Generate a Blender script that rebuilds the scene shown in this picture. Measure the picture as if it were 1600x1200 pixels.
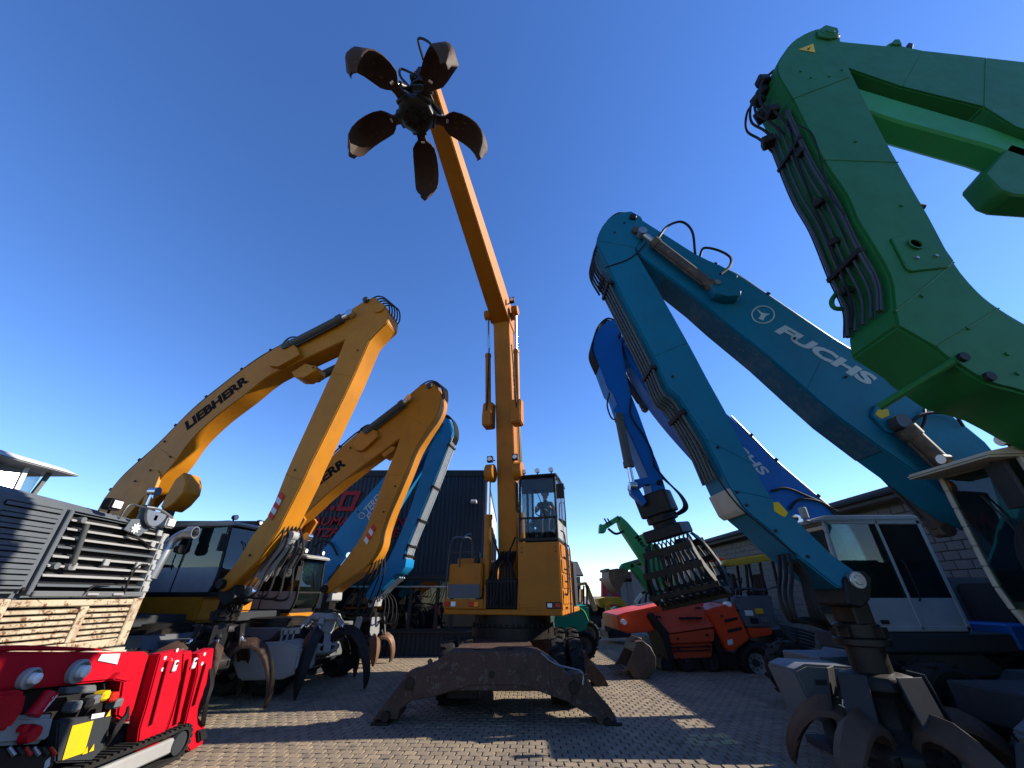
import bpy, bmesh, math, random
from mathutils import Vector, Matrix
V = Vector
R = math.radians
rnd = random.Random(7)
for o in list(bpy.data.objects):
    bpy.data.objects.remove(o)
scene = bpy.context.scene
COL = scene.collection

# ------------------------------------------------------------------ camera
EYE = V((0, 0, 1.9)); PITCH = R(28.8); FPX = 601.0
cd = bpy.data.cameras.new('camera'); cam = bpy.data.objects.new('camera', cd); COL.objects.link(cam)
cam.location = EYE; cam.rotation_euler = (R(90) + PITCH, 0, 0)
cd.sensor_width = 36; cd.lens = FPX / 1600 * 36; cd.clip_end = 3000; cd.clip_start = 0.05
scene.camera = cam

# ------------------------------------------------------------------ sky and sun
SUN_EL = R(31); SUN_AZ = R(8)          # azimuth from +X towards +Y
sun_dir = V((math.cos(SUN_EL) * math.cos(SUN_AZ), math.cos(SUN_EL) * math.sin(SUN_AZ), math.sin(SUN_EL)))
w = bpy.data.worlds.new('World'); scene.world = w; w.use_nodes = True
nt = w.node_tree; nt.nodes.clear()
sky = nt.nodes.new('ShaderNodeTexSky'); sky.sky_type = 'NISHITA'; sky.sun_disc = False
sky.sun_elevation = SUN_EL; sky.sun_rotation = R(90) - SUN_AZ
sky.altitude = 800; sky.air_density = 1.0; sky.dust_density = 0.05; sky.ozone_density = 4.0
bg = nt.nodes.new('ShaderNodeBackground'); bg.inputs[1].default_value = 0.124
ow = nt.nodes.new('ShaderNodeOutputWorld')
hs = nt.nodes.new('ShaderNodeHueSaturation'); hs.inputs['Saturation'].default_value = 1.17; hs.inputs['Hue'].default_value = 0.511
nt.links.new(sky.outputs[0], hs.inputs['Color']); nt.links.new(hs.outputs[0], bg.inputs[0]); nt.links.new(bg.outputs[0], ow.inputs[0])
sl = bpy.data.lights.new('sun', 'SUN'); so = bpy.data.objects.new('sun', sl); COL.objects.link(so)
sl.energy = 5.0; sl.angle = R(0.53); sl.color = (1, 0.90, 0.76)
so.rotation_euler = (-sun_dir).to_track_quat('-Z', 'Y').to_euler(); so.location = (20, 5, 20)
vs = scene.view_settings
vs.view_transform = 'Standard'; vs.look = 'None'; vs.exposure = 1.08; vs.gamma = 1; vs.use_curve_mapping = False
scene.cycles.max_bounces = 8; scene.cycles.transparent_max_bounces = 24; scene.cycles.caustics_reflective = False

# ------------------------------------------------------------------ projection helpers (photograph pixel -> place)
CF, SF = math.cos(PITCH), math.sin(PITCH)
def ray(u, v):
    dx, dy = (u - 800) / FPX, (600 - v) / FPX
    return V((dx, CF - SF * dy, SF + CF * dy))
class Pl:
    "vertical working plane: point p0, horizontal normal n"
    def __init__(s, p0, n): s.p0 = V(p0); s.n = V(n).normalized()
    def __call__(s, u, v):
        r = ray(u, v); t = (s.p0 - EYE).dot(s.n) / r.dot(s.n); return EYE + r * t
def PY(y): return Pl((0, y, 0), (0, 1, 0))
def PX(x): return Pl((x, 0, 0), (1, 0, 0))
def gp(u, v, z=0.0):
    r = ray(u, v); return EYE + r * ((z - EYE.z) / r.z)
def project(p):
    d = V(p) - EYE; f = d.dot(V((0, CF, SF)))
    return (800 + FPX * d.x / f, 600 - FPX * d.dot(V((0, -SF, CF))) / f, f)

# ------------------------------------------------------------------ materials
MATS = {}
def newmat(name):
    m = bpy.data.materials.new(name); m.use_nodes = True; MATS[name] = m
    n = m.node_tree; b = n.nodes['Principled BSDF']; return m, n, b
def paint(name, col, rough=0.42, dirt=0.35, dirtcol=(0.10, 0.075, 0.05), metal=0.0, bump=0.15, scale=1.0, wear=0.0, wearcol=(0.16, 0.07, 0.03), spec=0.2, streak=0.35):
    m, n, b = newmat(name); N = n.nodes; L = n.links
    tc = N.new('ShaderNodeTexCoord')
    def noise(sc, det=6, ro=0.6, stretch=None):
        t = N.new('ShaderNodeTexNoise'); t.inputs['Scale'].default_value = sc; t.inputs['Detail'].default_value = det; t.inputs['Roughness'].default_value = ro
        if stretch:
            mp = N.new('ShaderNodeMapping'); mp.inputs['Scale'].default_value = stretch; L.new(tc.outputs['Object'], mp.inputs[0]); L.new(mp.outputs[0], t.inputs['Vector'])
        else: L.new(tc.outputs['Object'], t.inputs['Vector'])
        return t
    def ramp(src, a, c):
        r = N.new('ShaderNodeMapRange'); r.inputs[1].default_value = a; r.inputs[2].default_value = c; L.new(src, r.inputs[0]); return r.outputs[0]
    def mix(fac, a, c, k=None):
        x = N.new('ShaderNodeMix'); x.data_type = 'RGBA'
        if isinstance(fac, float): x.inputs[0].default_value = fac
        else: L.new(fac, x.inputs[0])
        for i, q in ((6, a), (7, c)):
            if isinstance(q, tuple): x.inputs[i].default_value = (*q, 1)
            else: L.new(q, x.inputs[i])
        return x.outputs[2]
    def mul(a, k):
        x = N.new('ShaderNodeMath'); x.operation = 'MULTIPLY'; L.new(a, x.inputs[0]); x.inputs[1].default_value = k; return x.outputs[0]
    big = noise(0.9 * scale, 4)
    c2 = tuple(min(1, k * 0.82) for k in col)
    base = mix(ramp(big.outputs[0], 0.35, 0.7), col, c2)
    d1 = noise(3.1 * scale, 9, 0.68)
    base = mix(mul(ramp(d1.outputs[0], 0.50, 0.78), dirt), base, dirtcol)
    st = noise(4.0 * scale, 6, 0.6, (2.4, 2.4, 0.35))
    base = mix(mul(ramp(st.outputs[0], 0.52, 0.8), dirt * streak * 2), base, dirtcol)
    if wear > 0:
        w1 = noise(11.0 * scale, 10, 0.75)
        base = mix(ramp(w1.outputs[0], 0.72 - 0.16 * wear, 0.78 - 0.16 * wear), base, wearcol)
    L.new(base, b.inputs['Base Color'])
    rr = N.new('ShaderNodeMapRange'); rr.inputs[3].default_value = max(0.05, rough - 0.10); rr.inputs[4].default_value = min(1, rough + 0.22); L.new(d1.outputs[0], rr.inputs[0]); L.new(rr.outputs[0], b.inputs['Roughness'])
    b.inputs['Metallic'].default_value = metal; b.inputs['Specular IOR Level'].default_value = spec
    if bump:
        bp = N.new('ShaderNodeBump'); bp.inputs['Strength'].default_value = bump; bp.inputs['Distance'].default_value = 0.01; L.new(d1.outputs[0], bp.inputs['Height']); L.new(bp.outputs[0], b.inputs['Normal'])
    return m
def glass(name, tint=(0.55, 0.66, 0.66), op=0.25, dark=(0.01, 0.014, 0.016), rough=0.02):
    "tinted pane: see-through part, a little dirt film, clear mirror reflection by Fresnel"
    m, n, b = newmat(name); N = n.nodes; L = n.links; N.remove(b)
    out = [x for x in N if x.type == 'OUTPUT_MATERIAL'][0]
    tr = N.new('ShaderNodeBsdfTransparent'); tr.inputs[0].default_value = (*tint, 1)
    df = N.new('ShaderNodeBsdfDiffuse'); df.inputs[0].default_value = (*dark, 1)
    gl = N.new('ShaderNodeBsdfGlossy'); gl.inputs['Roughness'].default_value = rough
    tc = N.new('ShaderNodeTexCoord'); no = N.new('ShaderNodeTexNoise'); no.inputs['Scale'].default_value = 2.2; no.inputs['Detail'].default_value = 5
    L.new(tc.outputs['Object'], no.inputs['Vector'])
    mr = N.new('ShaderNodeMapRange'); mr.inputs[1].default_value = .3; mr.inputs[2].default_value = .75; mr.inputs[3].default_value = op * .6; mr.inputs[4].default_value = min(1, op * 1.35)
    L.new(no.outputs[0], mr.inputs[0])
    m1 = N.new('ShaderNodeMixShader'); L.new(mr.outputs[0], m1.inputs[0]); L.new(tr.outputs[0], m1.inputs[1]); L.new(df.outputs[0], m1.inputs[2])
    fr = N.new('ShaderNodeFresnel'); fr.inputs[0].default_value = 1.55
    m2 = N.new('ShaderNodeMixShader'); L.new(fr.outputs[0], m2.inputs[0]); L.new(m1.outputs[0], m2.inputs[1]); L.new(gl.outputs[0], m2.inputs[2])
    L.new(m2.outputs[0], out.inputs[0]); return m
paint('handler_yellow', (0.40, 0.155, 0.008), 0.42, 0.34, (0.17, 0.085, 0.03), wear=0.12)
paint('old_yellow', (0.35, 0.122, 0.006), 0.46, 0.42, (0.14, 0.07, 0.025), wear=0.3)
paint('deep_teal', (0.001, 0.122, 0.212), 0.45, 0.30, (0.02, 0.06, 0.08), wear=0.2, wearcol=(0.2, 0.25, 0.27))
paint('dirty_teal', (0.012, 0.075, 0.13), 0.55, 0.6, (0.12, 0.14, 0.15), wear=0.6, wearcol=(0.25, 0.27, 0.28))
paint('royal_blue', (0.0008, 0.095, 0.36), 0.42, 0.22, (0.01, 0.04, 0.09), wear=0.1)
paint('sky_blue', (0.004, 0.16, 0.36), 0.42, 0.12, (0.02, 0.08, 0.14))
paint('deep_green', (0.012, 0.112, 0.026), 0.46, 0.36, (0.02, 0.055, 0.03), wear=0.15, wearcol=(0.05, 0.1, 0.06))
paint('bright_green', (0.022, 0.21, 0.06), 0.42, 0.3, (0.05, 0.10, 0.04))
paint('teal_green', (0.004, 0.22, 0.13), 0.42, 0.25, (0.03, 0.06, 0.04))
paint('crane_red', (0.40, 0.004, 0.014), 0.34, 0.12, (0.2, 0.02, 0.02))
paint('paver_red', (0.54, 0.052, 0.014), 0.40, 0.25, (0.16, 0.05, 0.03), wear=0.1)
paint('paver_red_dull', (0.38, 0.048, 0.018), 0.5, 0.4, (0.16, 0.06, 0.035), wear=0.2)
paint('white_paint', (0.48, 0.49, 0.50), 0.40, 0.3, (0.3, 0.28, 0.25))
paint('cream_paint', (0.38, 0.34, 0.27), 0.5, 0.6, (0.20, 0.15, 0.10), wear=0.35)
paint('cream_rust', (0.37, 0.315, 0.225), 0.6, 1.0, (0.20, 0.12, 0.065), wear=1.25, wearcol=(0.11, 0.05, 0.024))
paint('pale_grey', (0.26, 0.265, 0.265), 0.45, 0.35, (0.16, 0.14, 0.12))
paint('mid_grey', (0.105, 0.112, 0.12), 0.45, 0.3, (0.08, 0.07, 0.06))
paint('slate_grey', (0.085, 0.098, 0.112), 0.42, 0.25, (0.07, 0.065, 0.06))
paint('anthracite', (0.022, 0.026, 0.031), 0.6, 0.35, (0.06, 0.05, 0.045))
paint('navy_cladding', (0.016, 0.025, 0.040), 0.38, 0.25, (0.035, 0.04, 0.05), bump=0.04, scale=0.4)
paint('silver_cladding', (0.42, 0.44, 0.46), 0.4, 0.2, (0.25, 0.24, 0.22), bump=0.04, scale=0.4)
paint('black_steel', (0.009, 0.009, 0.010), 0.5, 0.6, (0.035, 0.026, 0.019), wear=0.3, wearcol=(0.08, 0.06, 0.045))
paint('greasy_steel', (0.014, 0.013, 0.012), 0.36, 0.7, (0.045, 0.032, 0.022), metal=0.3, wear=0.5, wearcol=(0.12, 0.09, 0.07))
paint('rusty_steel', (0.040, 0.021, 0.014), 0.62, 0.8, (0.045, 0.025, 0.018), wear=0.75, wearcol=(0.19, 0.12, 0.085), bump=0.35)
paint('worn_tine', (0.13, 0.072, 0.045), 0.48, 0.7, (0.07, 0.038, 0.025), metal=0.25, wear=0.6, wearcol=(0.34, 0.22, 0.16), bump=0.3)
paint('rusty_tine', (0.07, 0.045, 0.032), 0.5, 0.7, (0.03, 0.02, 0.015), metal=0.2, wear=0.5, wearcol=(0.2, 0.14, 0.1), bump=0.3)
paint('chassis_brown', (0.062, 0.036, 0.026), 0.6, 0.9, (0.022, 0.02, 0.02), wear=1.08, wearcol=(0.095, 0.078, 0.066), bump=0.35)
paint('rubber', (0.010, 0.010, 0.010), 0.75, 0.6, (0.035, 0.031, 0.027), bump=0.3)
paint('hose', (0.007, 0.007, 0.008), 0.55, 0.3, (0.025, 0.022, 0.02), bump=0.0, spec=0.2)
paint('pipe_steel', (0.30, 0.31, 0.32), 0.3, 0.4, (0.1, 0.08, 0.06), metal=0.75, bump=0.0)
paint('pipe_light', (0.36, 0.40, 0.42), 0.35, 0.3, (0.15, 0.14, 0.12), bump=0.0)
paint('pipe_dark', (0.06, 0.066, 0.07), 0.38, 0.5, (0.04, 0.035, 0.03), metal=0.4, bump=0.0)
paint('chrome', (0.75, 0.76, 0.78), 0.12, 0.08, (0.3, 0.3, 0.3), metal=1.0, bump=0.0)
paint('cylinder_grey', (0.055, 0.06, 0.062), 0.42, 0.4, (0.1, 0.075, 0.05), wear=0.2)
paint('cylinder_rust', (0.045, 0.042, 0.042), 0.5, 0.9, (0.13, 0.085, 0.055), wear=0.9, wearcol=(0.19, 0.13, 0.09))
paint('black_plastic', (0.012, 0.012, 0.013), 0.45, 0.3, (0.05, 0.045, 0.04), bump=0.05)
paint('seat_fabric', (0.03, 0.031, 0.034), 0.85, 0.2, (0.06, 0.055, 0.05))
paint('decal_black', (0.004, 0.005, 0.008), 0.75, 0.05, (0.01, 0.01, 0.01), bump=0.0, spec=0.1)
paint('decal_white', (0.52, 0.53, 0.54), 0.4, 0.15, (0.4, 0.38, 0.36), bump=0.0)
paint('decal_grey', (0.36, 0.42, 0.46), 0.45, 0.2, (0.16, 0.2, 0.22), bump=0.0)
paint('decal_red', (0.50, 0.02, 0.02), 0.4, 0.15, bump=0.0)
paint('decal_yellow', (0.55, 0.37, 0.01), 0.4, 0.3, (0.3, 0.2, 0.03), bump=0.0)
paint('sign_red', (0.30, 0.008, 0.018), 0.4, 0.1, (0.2, 0.02, 0.02), bump=0.0)
paint('amber', (0.75, 0.22, 0.01), 0.2, 0.05, bump=0.0)
paint('lamp_red', (0.42, 0.02, 0.012), 0.2, 0.05, bump=0.0)
paint('lamp_lens', (0.72, 0.72, 0.70), 0.12, 0.1, (0.4, 0.38, 0.35), bump=0.0)
paint('yellow_machine', (0.36, 0.25, 0.02), 0.45, 0.4, (0.2, 0.12, 0.04), wear=0.3)
paint('beige_machine', (0.38, 0.26, 0.11), 0.45, 0.3, (0.2, 0.14, 0.06))
paint('boom_red', (0.42, 0.03, 0.04), 0.45, 0.3, (0.12, 0.03, 0.03))
paint('bucket_steel', (0.085, 0.062, 0.048), 0.5, 0.8, (0.19, 0.135, 0.095), metal=0.2, wear=0.6, wearcol=(0.24, 0.18, 0.14))
paint('masonry', (0.13, 0.125, 0.12), 0.85, 0.4, (0.16, 0.15, 0.14), bump=0.3)
paint('mortar', (0.07, 0.068, 0.066), 0.9, 0.3, (0.1, 0.1, 0.1))
paint('roof_dark', (0.055, 0.05, 0.05), 0.6, 0.4, (0.09, 0.08, 0.07))
paint('brick_brown', (0.16, 0.085, 0.06), 0.8, 0.4, (0.08, 0.05, 0.04))
paint('skin', (0.45, 0.26, 0.19), 0.55, 0.1, (0.3, 0.15, 0.1), bump=0.0)
paint('jacket', (0.035, 0.042, 0.05), 0.85, 0.2, (0.06, 0.06, 0.06))
paint('hair', (0.03, 0.02, 0.015), 0.7, 0.1)
paint('polished_panel', (0.55, 0.56, 0.56), 0.16, 0.1, (0.3, 0.3, 0.3), metal=0.9, bump=0.0)
paint('cab_white', (0.27, 0.30, 0.33), 0.40, 0.3, (0.15, 0.15, 0.15))
glass('cab_glass', (0.50, 0.66, 0.64), 0.20, (0.02, 0.03, 0.03))
glass('dark_glass', (0.42, 0.60, 0.60), 0.22, (0.02, 0.035, 0.04))
glass('clear_glass', (0.82, 0.90, 0.89), 0.06, (0.2, 0.22, 0.22))
glass('shop_glass', (0.18, 0.21, 0.24), 0.65, (0.006, 0.008, 0.012), 0.01)
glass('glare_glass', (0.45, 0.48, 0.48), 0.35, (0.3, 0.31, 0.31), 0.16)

# ------------------------------------------------------------------ mesh helpers
class Fr:
    "local frame: x forward, y left, z up"
    def __init__(s, o, ang=0.0, tilt=None):
        s.o = V(o); c, q = math.cos(ang), math.sin(ang)
        s.m = Matrix(((c, -q, 0), (q, c, 0), (0, 0, 1)))
        if tilt is not None: s.m = s.m @ tilt
    def __call__(s, x, y, z): return s.o + s.m @ V((x, y, z))
    def d(s, x, y, z): return s.m @ V((x, y, z))
ID = Fr((0, 0, 0))
def catmull(pts, n=6):
    P = [V(p) for p in pts]; P = [P[0] * 2 - P[1]] + P + [P[-1] * 2 - P[-2]]; out = []
    for i in range(1, len(P) - 2):
        a, b, c, d = P[i - 1:i + 3]
        for k in range(n):
            t = k / n
            out.append(0.5 * ((2 * b) + (c - a) * t + (2 * a - 5 * b + 4 * c - d) * t * t + (3 * b - a - 3 * c + d) * t ** 3))
    out.append(P[-2]); return out
class M:
    def __init__(s): s.v = []; s.f = []
    def add(s, v, f):
        k = len(s.v); s.v += [V(p) for p in v]; s.f += [tuple(i + k for i in q) for q in f]; return s
    def prism(s, pts, d):
        n = len(pts); d = V(d); a = [V(p) for p in pts]
        return s.add(a + [p + d for p in a], [tuple(range(n)), tuple(range(2 * n - 1, n - 1, -1))] + [(i, i + n, (i + 1) % n + n, (i + 1) % n) for i in range(n)])
    def hexa(s, p):   # 8 points: bottom 4 then top 4
        return s.add(p, [(0, 3, 2, 1), (4, 5, 6, 7), (0, 1, 5, 4), (1, 2, 6, 5), (2, 3, 7, 6), (3, 0, 4, 7)])
    def box(s, x0, x1, y0, y1, z0, z1, F=ID):
        return s.hexa([F(x0, y0, z0), F(x1, y0, z0), F(x1, y1, z0), F(x0, y1, z0), F(x0, y0, z1), F(x1, y0, z1), F(x1, y1, z1), F(x0, y1, z1)])
    def bar(s, a, b, w, h, side=None):
        a, b = V(a), V(b); t = (b - a).normalized()
        side = V(side) if side is not None else V((0, 0, 1)).cross(t)
        if side.length < 1e-4: side = V((1, 0, 0))
        side = (side - t * side.dot(t)).normalized(); up = t.cross(side)
        q = [(-w / 2, -h / 2), (w / 2, -h / 2), (w / 2, h / 2), (-w / 2, h / 2)]
        return s.hexa([a + side * x + up * y for x, y in q] + [b + side * x + up * y for x, y in q])
    def cyl(s, a, b, r, r2=None, n=16):
        a, b = V(a), V(b); r2 = r if r2 is None else r2; t = (b - a).normalized(); q = t.to_track_quat('Z', 'Y')
        e = [q @ V((math.cos(2 * math.pi * i / n), math.sin(2 * math.pi * i / n), 0)) for i in range(n)]
        return s.add([a + x * r for x in e] + [b + x * r2 for x in e], [tuple(range(n - 1, -1, -1)), tuple(range(n, 2 * n))] + [(i, (i + 1) % n, (i + 1) % n + n, i + n) for i in range(n)])
    def tube(s, pts, r, n=8, smooth=True, k=6):
        P = catmull(pts, k) if smooth and len(pts) > 2 else [V(p) for p in pts]
        T = [(P[min(i + 1, len(P) - 1)] - P[max(i - 1, 0)]).normalized() for i in range(len(P))]
        q = T[0].to_track_quat('Z', 'Y'); u = q @ V((1, 0, 0)); vs_ = []
        for i, p in enumerate(P):
            u = (u - T[i] * u.dot(T[i])).normalized(); w_ = T[i].cross(u)
            vs_ += [p + (u * math.cos(2 * math.pi * j / n) + w_ * math.sin(2 * math.pi * j / n)) * r for j in range(n)]
        f = [tuple(range(n - 1, -1, -1)), tuple(range(len(vs_) - n, len(vs_)))]
        for i in range(len(P) - 1):
            for j in range(n): f.append((i * n + j, i * n + (j + 1) % n, (i + 1) * n + (j + 1) % n, (i + 1) * n + j))
        return s.add(vs_, f)
    def lathe(s, prof, F=ID, n=24, cap=True):
        vs_ = []; f = []
        for r, z in prof: vs_ += [F(max(r, 1e-4) * math.cos(2 * math.pi * j / n), max(r, 1e-4) * math.sin(2 * math.pi * j / n), z) for j in range(n)]
        for i in range(len(prof) - 1):
            for j in range(n): f.append((i * n + j, i * n + (j + 1) % n, (i + 1) * n + (j + 1) % n, (i + 1) * n + j))
        if cap: f += [tuple(range(n - 1, -1, -1)), tuple(range(len(vs_) - n, len(vs_)))]
        return s.add(vs_, f)
    def loft(s, secs, cap=True):
        n = len(secs[0]); f = []
        for i in range(len(secs) - 1):
            for j in range(n): f.append((i * n + j, i * n + (j + 1) % n, (i + 1) * n + (j + 1) % n, (i + 1) * n + j))
        if cap: f += [tuple(range(n - 1, -1, -1)), tuple(range((len(secs) - 1) * n, len(secs) * n))]
        return s.add([p for q in secs for p in q], f)
    def build(s, name, mat, parent=None, bev=0.0, seg=1, sharp=35, recalc=True):
        me = bpy.data.meshes.new(name); bm = bmesh.new()
        org = parent['_o'] if parent is not None and '_o' in parent else (0, 0, 0)
        org = V(org); vv = [bm.verts.new(p - org) for p in s.v]
        for q in s.f:
            try: bm.faces.new([vv[i] for i in q])
            except ValueError: pass
        if recalc: bmesh.ops.recalc_face_normals(bm, faces=bm.faces)
        if bev > 0:
            ed = [e for e in bm.edges if len(e.link_faces) == 2 and e.calc_face_angle(0) > R(28)]
            bmesh.ops.bevel(bm, geom=ed, offset=bev, segments=seg, affect='EDGES', clamp_overlap=True)
        for e in bm.edges: e.smooth = len(e.link_faces) == 2 and e.calc_face_angle(0) < R(sharp)
        for q in bm.faces: q.smooth = True
        bm.to_mesh(me); bm.free()
        me.materials.append(MATS[mat] if isinstance(mat, str) else mat)
        o = bpy.data.objects.new(name, me); COL.objects.link(o)
        if parent is not None:
            o.parent = parent; o['_o'] = list(org)
        return o
def thing(name, label, cat, loc, group=None):
    o = bpy.data.objects.new(name, None); COL.objects.link(o); o.location = V(loc); o['_o'] = list(V(loc))
    o['label'] = label; o['category'] = cat
    if group: o['group'] = group
    return o
def tag(o, label, cat=None, group=None):
    o['label'] = label
    if cat: o['category'] = cat
    if group: o['group'] = group
    return o
def text(body, name, mat, parent, org, ux, uy, size, shear=0.0, bold=0.0, depth=0.004, align='CENTER', space=1.0, wide=1.0):
    cu = bpy.data.curves.new('t', 'FONT'); cu.body = body; cu.size = 1; cu.shear = shear; cu.offset = bold; cu.extrude = 0.5; cu.align_x = align; cu.align_y = 'CENTER'; cu.space_character = space; cu.resolution_u = 3
    ob = bpy.data.objects.new('t', cu); COL.objects.link(ob)
    dg = bpy.context.evaluated_depsgraph_get(); me = bpy.data.meshes.new_from_object(ob.evaluated_get(dg))
    bpy.data.objects.remove(ob)
    ux = V(ux).normalized(); uy = V(uy); uy = (uy - ux * uy.dot(ux)).normalized(); nz = ux.cross(uy)
    po = V(parent['_o'])
    for v_ in me.vertices:
        c = v_.co.copy(); v_.co = V(org) + ux * c.x * size * wide + uy * c.y * size + nz * (c.z * depth * 2) - po
    me.materials.clear(); me.materials.append(MATS[mat]); me.name = name
    o = bpy.data.objects.new(name, me); COL.objects.link(o); o.parent = parent; o['_o'] = list(po); return o
def inpoly(P, pl): return [pl(u, v) for u, v in P]

# ================================================================== SETTING: ground and paving
def stone_material(name, far=False):
    m, n, b = newmat(name); N = n.nodes; L = n.links
    tc = N.new('ShaderNodeTexCoord'); ge = N.new('ShaderNodeNewGeometry'); oi = N.new('ShaderNodeObjectInfo')
    no = N.new('ShaderNodeTexNoise'); no.inputs['Scale'].default_value = 38; no.inputs['Detail'].default_value = 8; L.new(ge.outputs['Position'], no.inputs['Vector'])
    n2 = N.new('ShaderNodeTexNoise'); n2.inputs['Scale'].default_value = 0.7; n2.inputs['Detail'].default_value = 7; n2.inputs['Roughness'].default_value = .65; L.new(ge.outputs['Position'], n2.inputs['Vector'])
    ad = N.new('ShaderNodeMath'); ad.operation = 'ADD'; L.new(ge.outputs['Random Per Island'], ad.inputs[0]); L.new(oi.outputs['Random'], ad.inputs[1])
    fr = N.new('ShaderNodeMath'); fr.operation = 'FRACT'; L.new(ad.outputs[0], fr.inputs[0])
    cr = N.new('ShaderNodeValToRGB'); e = cr.color_ramp.elements
    e[0].position = 0; e[0].color = (0.158, 0.123, 0.082, 1); e[1].position = 1; e[1].color = (0.255, 0.195, 0.123, 1)
    k = cr.color_ramp.elements.new(.5); k.color = (0.204, 0.157, 0.102, 1); k = cr.color_ramp.elements.new(.8); k.color = (0.188, 0.150, 0.104, 1)
    L.new(fr.outputs[0], cr.inputs[0])
    src = cr.outputs[0]
    if far:
        bt = N.new('ShaderNodeTexBrick'); bt.inputs['Scale'].default_value = 1; bt.inputs['Brick Width'].default_value = .18; bt.inputs['Row Height'].default_value = .155
        bt.inputs['Mortar Size'].default_value = .006; bt.inputs['Color1'].default_value = (.165, .145, .12, 1); bt.inputs['Color2'].default_value = (.135, .12, .10, 1); bt.inputs['Mortar'].default_value = (.04, .035, .03, 1)
        L.new(ge.outputs['Position'], bt.inputs['Vector']); src = bt.outputs[0]
    def mix(fac, a, c, mode='MIX'):
        x = N.new('ShaderNodeMix'); x.data_type = 'RGBA'; x.blend_type = mode; L.new(fac, x.inputs[0]); L.new(a, x.inputs[6])
        if isinstance(c, tuple): x.inputs[7].default_value = (*c, 1)
        else: L.new(c, x.inputs[7])
        return x.outputs[2]
    mr = N.new('ShaderNodeMapRange'); mr.inputs[1].default_value = .48; mr.inputs[2].default_value = .75; mr.inputs[4].default_value = .65; L.new(n2.outputs[0], mr.inputs[0])
    src = mix(mr.outputs[0], src, (0.075, 0.064, 0.055))
    for sc_, st_, lo_, hi_, am_ in ((1.0, (1.6, .22, 1), .56, .72, .5), (1.0, (1.9, 1.9, 1), .63, .70, .75)):   # tyre marks, oil spots
        mp = N.new('ShaderNodeMapping'); mp.inputs['Scale'].default_value = st_; mp.inputs['Location'].default_value = (sc_ * 3.1, st_[0] * 7, 0); L.new(ge.outputs['Position'], mp.inputs[0])
        n3 = N.new('ShaderNodeTexNoise'); n3.inputs['Scale'].default_value = 1; n3.inputs['Detail'].default_value = 5; L.new(mp.outputs[0], n3.inputs['Vector'])
        m3 = N.new('ShaderNodeMapRange'); m3.inputs[1].default_value = lo_; m3.inputs[2].default_value = hi_; m3.inputs[4].default_value = am_; L.new(n3.outputs[0], m3.inputs[0])
        src = mix(m3.outputs[0], src, (0.05, 0.044, 0.038))
    mr2 = N.new('ShaderNodeMapRange'); mr2.inputs[1].default_value = .35; mr2.inputs[2].default_value = .8; mr2.inputs[4].default_value = .45; L.new(no.outputs[0], mr2.inputs[0])
    src = mix(mr2.outputs[0], src, (0.09, 0.08, 0.068))
    L.new(src, b.inputs['Base Color']); b.inputs['Roughness'].default_value = .82
    bp = N.new('ShaderNodeBump'); bp.inputs['Strength'].default_value = .35; bp.inputs['Distance'].default_value = .004; L.new(no.outputs[0], bp.inputs['Height']); L.new(bp.outputs[0], b.inputs['Normal'])
    return m
stone_material('paving_stone'); stone_material('paving_far', True)
paint('joint_sand', (0.035, 0.031, 0.027), 0.95, 0.4, (0.09, 0.08, 0.06), bump=0.3, scale=4)

g = M().add([(-700, -60, -.03), (700, -60, -.03), (700, 1200, -.03), (-700, 1200, -.03)], [(0, 1, 2, 3)]).build('ground', 'paving_far'); g['kind'] = 'structure'
SX0, SX1, SY0, SY1 = -10.0, 10.5, 3.0, 25.0
bed = M().add([(SX0, SY0, -.014), (SX1, SY0, -.014), (SX1, SY1, -.014), (SX0, SY1, -.014)], [(0, 1, 2, 3)]).build('pavement', 'joint_sand'); bed['kind'] = 'structure'
bed['_o'] = [0, 0, 0]
PW, PD, GAP = .182, .156, .009
def stone_shape(w, d, z=.02):
    x, y = (w - GAP) / 2, (d - GAP) / 2; c = .016; k = .006
    # bone-like block: waisted sides, chamfered rim
    ring = [(-x + c, -y), (0, -y + k), (x - c, -y), (x, -y + c), (x - .012, 0), (x, y - c), (x - c, y), (0, y + k), (-x + c, y), (-x, y - c), (-x + .012, 0), (-x, -y + c)]
    lo = [(a, b_, -z) for a, b_ in ring]; mi = [(a, b_, -.005) for a, b_ in ring]; hi = [(a * .94, b_ * .94, 0) for a, b_ in ring]
    n = len(ring); f = [tuple(range(2 * n, 3 * n))]
    for k_ in (0, 1): f += [(k_ * n + i, k_ * n + (i + 1) % n, (k_ + 1) * n + (i + 1) % n, (k_ + 1) * n + i) for i in range(n)]
    return lo + mi + hi, f
SHP, SHF = stone_shape(PW, PD)
spots = []
ca, sa = math.cos(R(-2.5)), math.sin(R(-2.5))
for j in range(int(24 / PD)):
    for i in range(int(24 / PW)):
        a = -12 + i * PW + (PW / 2 if j % 2 else 0); b_ = 2.5 + j * PD
        x, y = a * ca - b_ * sa, a * sa + b_ * ca
        if SX0 < x < SX1 and SY0 < y < SY1:
            u, v, f_ = project((x, y, 0))
            if f_ > .5 and -150 < u < 1750 and v < 1340: spots.append((v if (0 < u < 1600 and v < 1198) else -1, x, y))
spots.sort(reverse=True)
sme = bpy.data.meshes.new('paving_stone'); sme.from_pydata(SHP, [], SHF); sme.materials.append(MATS['paving_stone'])
far = M()
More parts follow.
